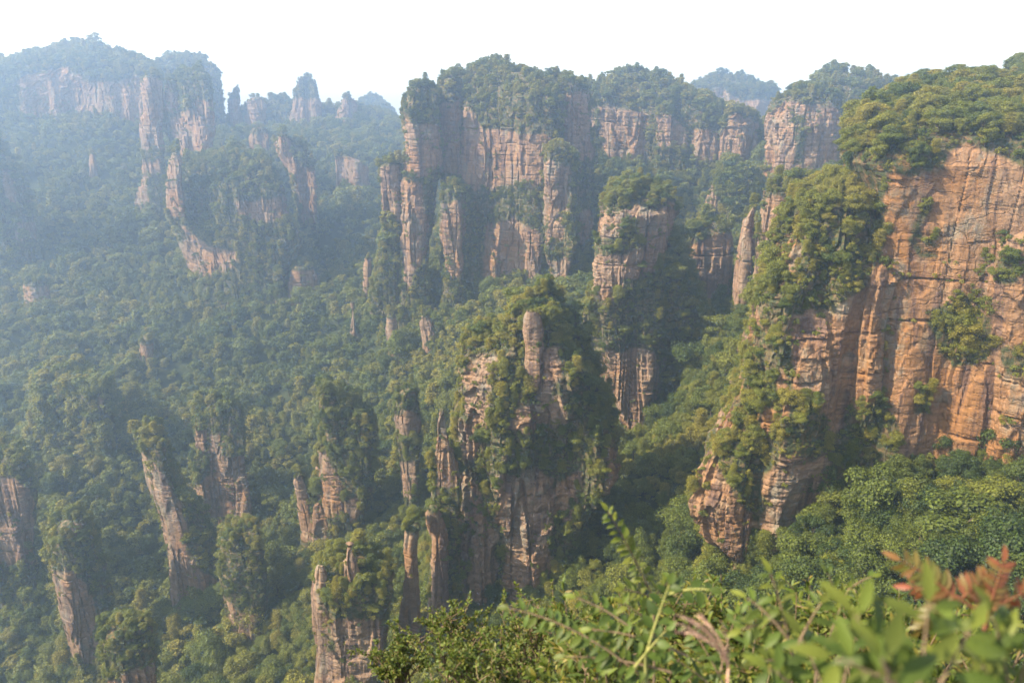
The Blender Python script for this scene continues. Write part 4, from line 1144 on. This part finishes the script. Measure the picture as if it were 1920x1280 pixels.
def bush(name, label, cat, px_, py_top, Y, rx_, leafL, leafW, count, t0, t1, seed, group=None, mat=None, stems=16):
    rng = np.random.default_rng(seed)
    top = np.array(at(px_, py_top, Y))
    b = gpt(px_, Y)
    H = top[2] - b[2]
    e = plant(name, label, cat, group, b)
    lv = Leaves(); tw = []
    tips = []
    for k in range(stems):
        a, r = rng.uniform(0, 6.28), math.sqrt(rng.random()) * rx_
        tip = np.array([r * math.cos(a), r * math.sin(a) * 0.8, H * (1 - 0.35 * (r / rx_) ** 2) * rng.uniform(0.82, 1.04)])
        c = curve([rng.normal(0, 0.05), rng.normal(0, 0.05), 0], tip, (rng.normal(0, 0.05), rng.normal(0, 0.05), 0.12))
        tw.append(tube(c, np.linspace(0.012, 0.0025, len(c)), 5)); tips.append(c)
        for q in range(4):
            i = rng.integers(5, 11)
            s = c[i]; dv = unit(rng.normal(size=3) * [1, 1, 0.4] + [0, 0, 0.7])
            L = rng.uniform(0.12, 0.34) * rx_ / 0.55
            c2 = curve(s, s + dv * L, rng.normal(0, 0.03, 3), 8)
            tw.append(tube(c2, np.linspace(0.004, 0.0012, 8), 4)); tips.append(c2)
    per = max(3, count // len(tips))
    for c in tips:
        for q in range(per):
            f = rng.uniform(0.35, 1.0) * (len(c) - 1)
            i = min(int(f), len(c) - 2)
            p = c[i] + (c[i + 1] - c[i]) * (f - i)
            ax = unit(c[i + 1] - c[i])
            d = unit(rng.normal(size=3) + ax * 0.9 + [0, 0, 0.15])
            s = rng.uniform(0.65, 1.2)
            lv.add(p + d * leafL * 0.15, d, unit(rng.normal(0, 0.45, 3) + [0, -0.15, 1]), leafL * s, leafW * s, float(np.clip(rng.uniform(t0, t1) + rng.normal(0, 0.08), 0, 1)), rng.uniform(0.05, 0.35))
    V, Q = join(tw)
    obj("stem", make_mesh("stem", V, Q, [TWIG], shade=True), e)
    obj("foliage", lv.mesh("foliage", [mat or FRONT]), e)
    return e


def spray(name, label, cat, stems, leafL, leafW, step, t0, t1, seed, stem_mat=None, stem_r=0.004, group=None, mat=None, droop=0.35, root_px=None):
    """leafy shoot: list of (px0,py0,Y0, px1,py1,Y1, sag_z)"""
    rng = np.random.default_rng(seed)
    s0 = stems[0]
    a0 = np.array(at(s0[0], s0[1], s0[2]))
    b = gpt(root_px or s0[0], s0[2])
    e = plant(name, label, cat, group, b)
    lv = Leaves(); tw = []
    c = curve(b, a0, (0.05, 0.0, 0.05)) - b
    tw.append(tube(c, np.linspace(stem_r * 1.8, stem_r * 1.2, len(c)), 6))
    for (x0, y0, Y0, x1, y1, Y1, sag) in stems:
        c = curve(np.array(at(x0, y0, Y0)), np.array(at(x1, y1, Y1)), (0, 0, sag), 16) - b
        tw.append(tube(c, np.linspace(stem_r, stem_r * 0.35, len(c)), 6))
        L = np.linalg.norm(np.diff(c, axis=0), axis=1).sum()
        nl = max(3, int(L / step))
        for k in range(nl):
            f = (0.12 + 0.88 * (k + 0.5) / nl) * (len(c) - 1)
            i = min(int(f), len(c) - 2)
            p = c[i] + (c[i + 1] - c[i]) * (f - i)
            ax = unit(c[i + 1] - c[i])
            sd = unit(np.cross(ax, [0, -0.5, 0.8])) * (1 if k % 2 else -1)
            d = unit(sd * 0.85 + ax * 0.55 + rng.normal(0, 0.22, 3) + [0, 0, -0.15])
            s = rng.uniform(0.75, 1.15) * (1 - 0.35 * (k / nl) ** 3)
            tw.append(tube([p, p + d * leafL * 0.10], [0.0012, 0.0008], 4))
            lv.add(p + d * leafL * 0.1, d, unit(np.array([0, -0.45, 0.9]) + rng.normal(0, 0.3, 3)), leafL * s, leafW * s, float(np.clip(rng.uniform(t0, t1), 0, 1)), droop * rng.uniform(0.5, 1.3), 0.3)
        ax = unit(c[-1] - c[-2])
        lv.add(c[-1], ax, [0, -0.5, 0.8], leafL * 0.8, leafW * 0.8, t1, droop)
    V, Q = join(tw)
    obj("stem", make_mesh("stem", V, Q, [stem_mat or TWIG], shade=True), e)
    obj("foliage", lv.mesh("foliage", [mat or FRONT]), e)
    return e


# the lowest layer: dense little-leaved bushes down the lip
for i, a in enumerate([(745, 1205, 5.6, 0.34, "small-leaved bush lowest at the left end of the near thicket"), (850, 1150, 5.3, 0.46, "small-leaved bush with upright twigs below the twin spires"),
                       (990, 1130, 5.0, 0.50, "small-leaved bush in front of the central tower's foot"), (905, 1225, 4.0, 0.42, "small-leaved bush along the bottom edge under the twin spires")]):
    bush("boxwood_bush", a[4], "bush", a[0], a[1], a[2], a[3], 0.030, 0.016, 3400, 0.3, 0.85, 200 + i, "small-leaved bushes at the lip", stems=22)
for i, a in enumerate([(1120, 1125, 4.2, 0.42, "yellowish lance-leaved bush right of the small-leaved bushes"), (1225, 1095, 3.9, 0.46, "yellowish lance-leaved bush behind the upright shoot"),
                       (1345, 1085, 3.9, 0.45, "yellowish lance-leaved bush behind the grass plume"), (1465, 1090, 3.7, 0.45, "yellowish lance-leaved bush behind the forked shoot"),
                       (1590, 1100, 3.6, 0.45, "yellowish lance-leaved bush under the slender twig"), (1715, 1120, 3.5, 0.45, "yellowish lance-leaved bush under the red fronds"),
                       (1840, 1130, 3.4, 0.45, "yellowish lance-leaved bush at the right edge of the thicket"), (1130, 1200, 3.0, 0.34, "low lance-leaved bush under the hanging branch"),
                       (1400, 1170, 2.8, 0.36, "low lance-leaved bush right beside the grass plume"), (1640, 1170, 2.6, 0.36, "low lance-leaved bush under the big blurred leaves"), (1860, 1180, 2.5, 0.34, "low lance-leaved bush in the bottom right corner")]):
    bush("lance_leaved_bush", a[4], "bush", a[0], a[1], a[2], a[3], 0.058, 0.019, 2200, 0.25, 0.95, 220 + i, "lance-leaved bushes of the near thicket", stems=20)

spray("leafy_branch", "arching branch of broad hanging leaves in front of the bushes", "branch",
      [(1230, 1290, 1.9, 955, 1140, 2.0, 0.10), (1200, 1190, 1.95, 1080, 1120, 2.0, 0.03), (1290, 1230, 1.9, 1110, 1180, 1.95, 0.04), (1260, 1260, 1.9, 1060, 1230, 1.95, 0.03)], 0.054, 0.025, 0.018, 0.15, 0.6, 301, stem_r=0.004, droop=0.3)
spray("leafy_shoot", "tall upright shoot with leaves spiralling to its tip", "shoot",
      [(1225, 1120, 2.3, 1140, 958, 2.3, 0.02), (1225, 1120, 2.3, 1170, 1105, 2.25, 0.01), (1225, 1120, 2.3, 1260, 1085, 2.35, 0.01), (1235, 1180, 2.3, 1170, 1130, 2.3, 0.01)], 0.052, 0.024, 0.017, 0.45, 0.8, 302, stem_r=0.0035, droop=0.3)
spray("climber", "yellow-stemmed climber with round dark leaves", "climber",
      [(1210, 1230, 1.9, 1255, 1095, 1.95, 0.02), (1250, 1115, 1.95, 1330, 1105, 1.9, 0.02), (1190, 1250, 1.9, 1250, 1180, 1.9, 0.01)], 0.05, 0.034, 0.024, 0.0, 0.35, 303, stem_mat=GSTEM, stem_r=0.005, droop=0.2)
spray("leafy_shoot", "forked shoot with drooping blurred leaves right of the grass plume", "shoot",
      [(1500, 1290, 1.45, 1445, 1075, 1.5, 0.03), (1480, 1200, 1.45, 1400, 1120, 1.5, 0.02), (1490, 1220, 1.45, 1540, 1130, 1.5, 0.02), (1480, 1170, 1.5, 1390, 1180, 1.45, 0.02), (1500, 1250, 1.45, 1420, 1240, 1.4, 0.02)], 0.05, 0.02, 0.017, 0.3, 0.75, 304, stem_r=0.004, droop=0.45)
spray("leafy_shoot", "slender bare-stemmed twig with paired leaf tufts at its tip", "shoot",
      [(1530, 1260, 1.9, 1590, 1105, 1.9, 0.02), (1575, 1130, 1.9, 1550, 1072, 1.9, 0.01), (1590, 1105, 1.9, 1635, 1080, 1.9, 0.01)], 0.04, 0.02, 0.03, 0.3, 0.6, 305, stem_r=0.0032, droop=0.25)
spray("large_leaved_shrub", "large-leaved shrub, very blurred, nearest at the bottom right", "shrub",
      [(1700, 1330, 0.85, 1600, 1150, 0.9, 0.02), (1720, 1330, 0.85, 1740, 1130, 0.9, 0.02), (1700, 1300, 0.85, 1560, 1230, 0.85, 0.01), (1740, 1330, 0.85, 1820, 1180, 0.9, 0.02), (1690, 1350, 0.8, 1650, 1230, 0.8, 0.01)], 0.075, 0.026, 0.024, 0.25, 0.7, 306, stem_r=0.003, droop=0.35)
spray("large_leaved_shrub", "large-leaved shrub filling the bottom right corner, blurred", "shrub",
      [(1900, 1340, 1.0, 1860, 1150, 1.0, 0.02), (1900, 1340, 1.0, 1935, 1180, 1.0, 0.02), (1890, 1330, 1.0, 1790, 1240, 1.0, 0.01), (1880, 1340, 1.0, 1840, 1240, 0.95, 0.01)], 0.07, 0.026, 0.024, 0.3, 0.8, 307, stem_r=0.003, droop=0.35)
spray("large_leaved_shrub", "mid-sized blurred shrub along the bottom, left of the corner", "shrub",
      [(1560, 1340, 1.2, 1500, 1190, 1.25, 0.02), (1570, 1340, 1.2, 1600, 1190, 1.25, 0.02), (1540, 1330, 1.2, 1440, 1250, 1.2, 0.01), (1580, 1330, 1.2, 1680, 1260, 1.2, 0.01)], 0.07, 0.026, 0.022, 0.2, 0.65, 308, stem_r=0.003, droop=0.35)
spray("leafy_branch", "short leafy branch behind the grass plume", "branch",
      [(1360, 1290, 2.1, 1290, 1170, 2.2, 0.03), (1350, 1260, 2.1, 1380, 1150, 2.2, 0.03), (1340, 1290, 2.1, 1240, 1220, 2.1, 0.02)], 0.052, 0.022, 0.018, 0.15, 0.55, 309, stem_r=0.003, droop=0.35)

# reddening sumac: each frond a part, paired leaflets along a red rib
rng = np.random.default_rng(41)
b = gpt(1850, 1.35)
sumac = plant("sumac", "sumac with feathery fronds turning orange and red at the right", "sumac", None, b)
hub = np.array(at(1850, 1160, 1.35))
c = curve(b, hub, (0.02, 0, 0.05)) - b
st_ = [tube(c, np.linspace(0.008, 0.005, len(c)), 6)]
c = curve(hub, np.array(at(1790, 1120, 1.35)), (0, 0, 0.01)) - b
st_.append(tube(c, np.linspace(0.005, 0.003, len(c)), 6))
V, Q = join(st_)
obj("stem", make_mesh("stem", V, Q, [RSTEM], shade=True), sumac)
for (x0, y0, x1, y1, t0, t1) in [(1790, 1120, 1690, 1050, 0.0, 0.55), (1800, 1120, 1712, 1100, 0.25, 0.9), (1850, 1160, 1880, 1055, 0.25, 0.8), (1850, 1150, 1945, 1100, 0.35, 1.0), (1800, 1125, 1850, 1085, 0.3, 0.9), (1820, 1140, 1890, 1130, 0.4, 1.0), (1790, 1120, 1725, 1180, 0.05, 0.35)]:
    c = curve(np.array(at(x0, y0, 1.35)), np.array(at(x1, y1, 1.38)), (0, 0, 0.012), 16) - b
    lv = Leaves()
    V, Q = tube(c, np.linspace(0.0026, 0.001, 16), 5)
    for k in range(9):
        f = (0.15 + 0.82 * k / 8.5) * 15
        i = min(int(f), 14); p = c[i] + (c[i + 1] - c[i]) * (f - i)
        ax = unit(c[i + 1] - c[i])
        for sgn in (1, -1):
            d = unit(np.cross(ax, [0, -0.9, 0.3]) * sgn * 0.9 + ax * 0.45 + rng.normal(0, 0.1, 3))
            s = rng.uniform(0.8, 1.1) * (1 - 0.03 * k)
            lv.add(p, d, unit(np.array([0, -0.8, 0.5]) + rng.normal(0, 0.2, 3)), 0.043 * s, 0.0145 * s, float(rng.uniform(t0, t1)), 0.3)
    lv.add(c[-1], c[-1] - c[-2], [0, -0.8, 0.5], 0.04, 0.014, t1, 0.3)
    fr = obj("frond", lv.mesh("frond", [RED]), sumac)
    obj("rib", make_mesh("rib", V, Q, [RSTEM], shade=True), fr)

# silver-grass plume
b = gpt(1372, 1.4)
gr = plant("plume_grass", "dry pinkish grass plume drooping to the left over green leaves", "grass", None, b)
neck = np.array(at(1366, 1252, 1.4))
c = curve(b, neck, (0.03, 0, 0.0)) - b
V, Q = tube(c, np.linspace(0.0045, 0.003, len(c)), 6)
obj("stalk", make_mesh("stalk", V, Q, [PLUME], shade=True), gr)
pl = []
for k in range(22):
    tipx, tipy = rng.uniform(1268, 1362), 0
    tipy = 1140 + (tipx - 1268) * 0.12 + rng.uniform(0, 34) + (12 if tipx < 1300 else 0)
    c = curve(neck + [0, 0, 0.012 * rng.random()], np.array(at(tipx, tipy, 1.38 + rng.normal(0, 0.04))), (0.012, 0, 0.012 + 0.030 * (1362 - tipx) / 100), 18) - b
    pl.append(tube(c, np.linspace(0.0010, 0.0005, 18), 4))
    for q in range(34):
        f = rng.uniform(0.35, 1) * 17; i = min(int(f), 16)
        p = c[i] + (c[i + 1] - c[i]) * (f - i)
        d = unit(unit(c[i + 1] - c[i]) + rng.normal(0, 0.22, 3)) * rng.uniform(0.005, 0.012)
        pl.append(tube([p, p + d * 0.5, p + d], [0.0003, 0.0007, 0.0002], 3))
V, Q = join(pl)
obj("plume", make_mesh("plume", V, Q, [PLUME], shade=True), gr)

# ------------------------------------------------------------------ haze
V = np.array([(x, y, z) for x in (-2400, 2400) for y in (-2400, 2400) for z in (-420, 78)], float)
Q = np.array([(0, 1, 3, 2), (4, 6, 7, 5), (0, 4, 5, 1), (2, 3, 7, 6), (0, 2, 6, 4), (1, 5, 7, 3)])
hm, nd, lk = new_mat("haze_air")
pv = N(nd, "ShaderNodeVolumePrincipled")
pv.inputs['Color'].default_value = (0.56, 0.74, 1.0, 1)
pv.inputs['Density'].default_value = 0.00058
pv.inputs['Anisotropy'].default_value = 0.68
pv.inputs['Density Attribute'].default_value = ""
out = N(nd, "ShaderNodeOutputMaterial"); lk.new(pv.outputs[0], out.inputs['Volume'])
hz = obj("haze", make_mesh("haze", V, Q, [hm]))
tag(hz, kind="stuff")
print("terrain z", TV[:, 2].min(), TV[:, 2].max())
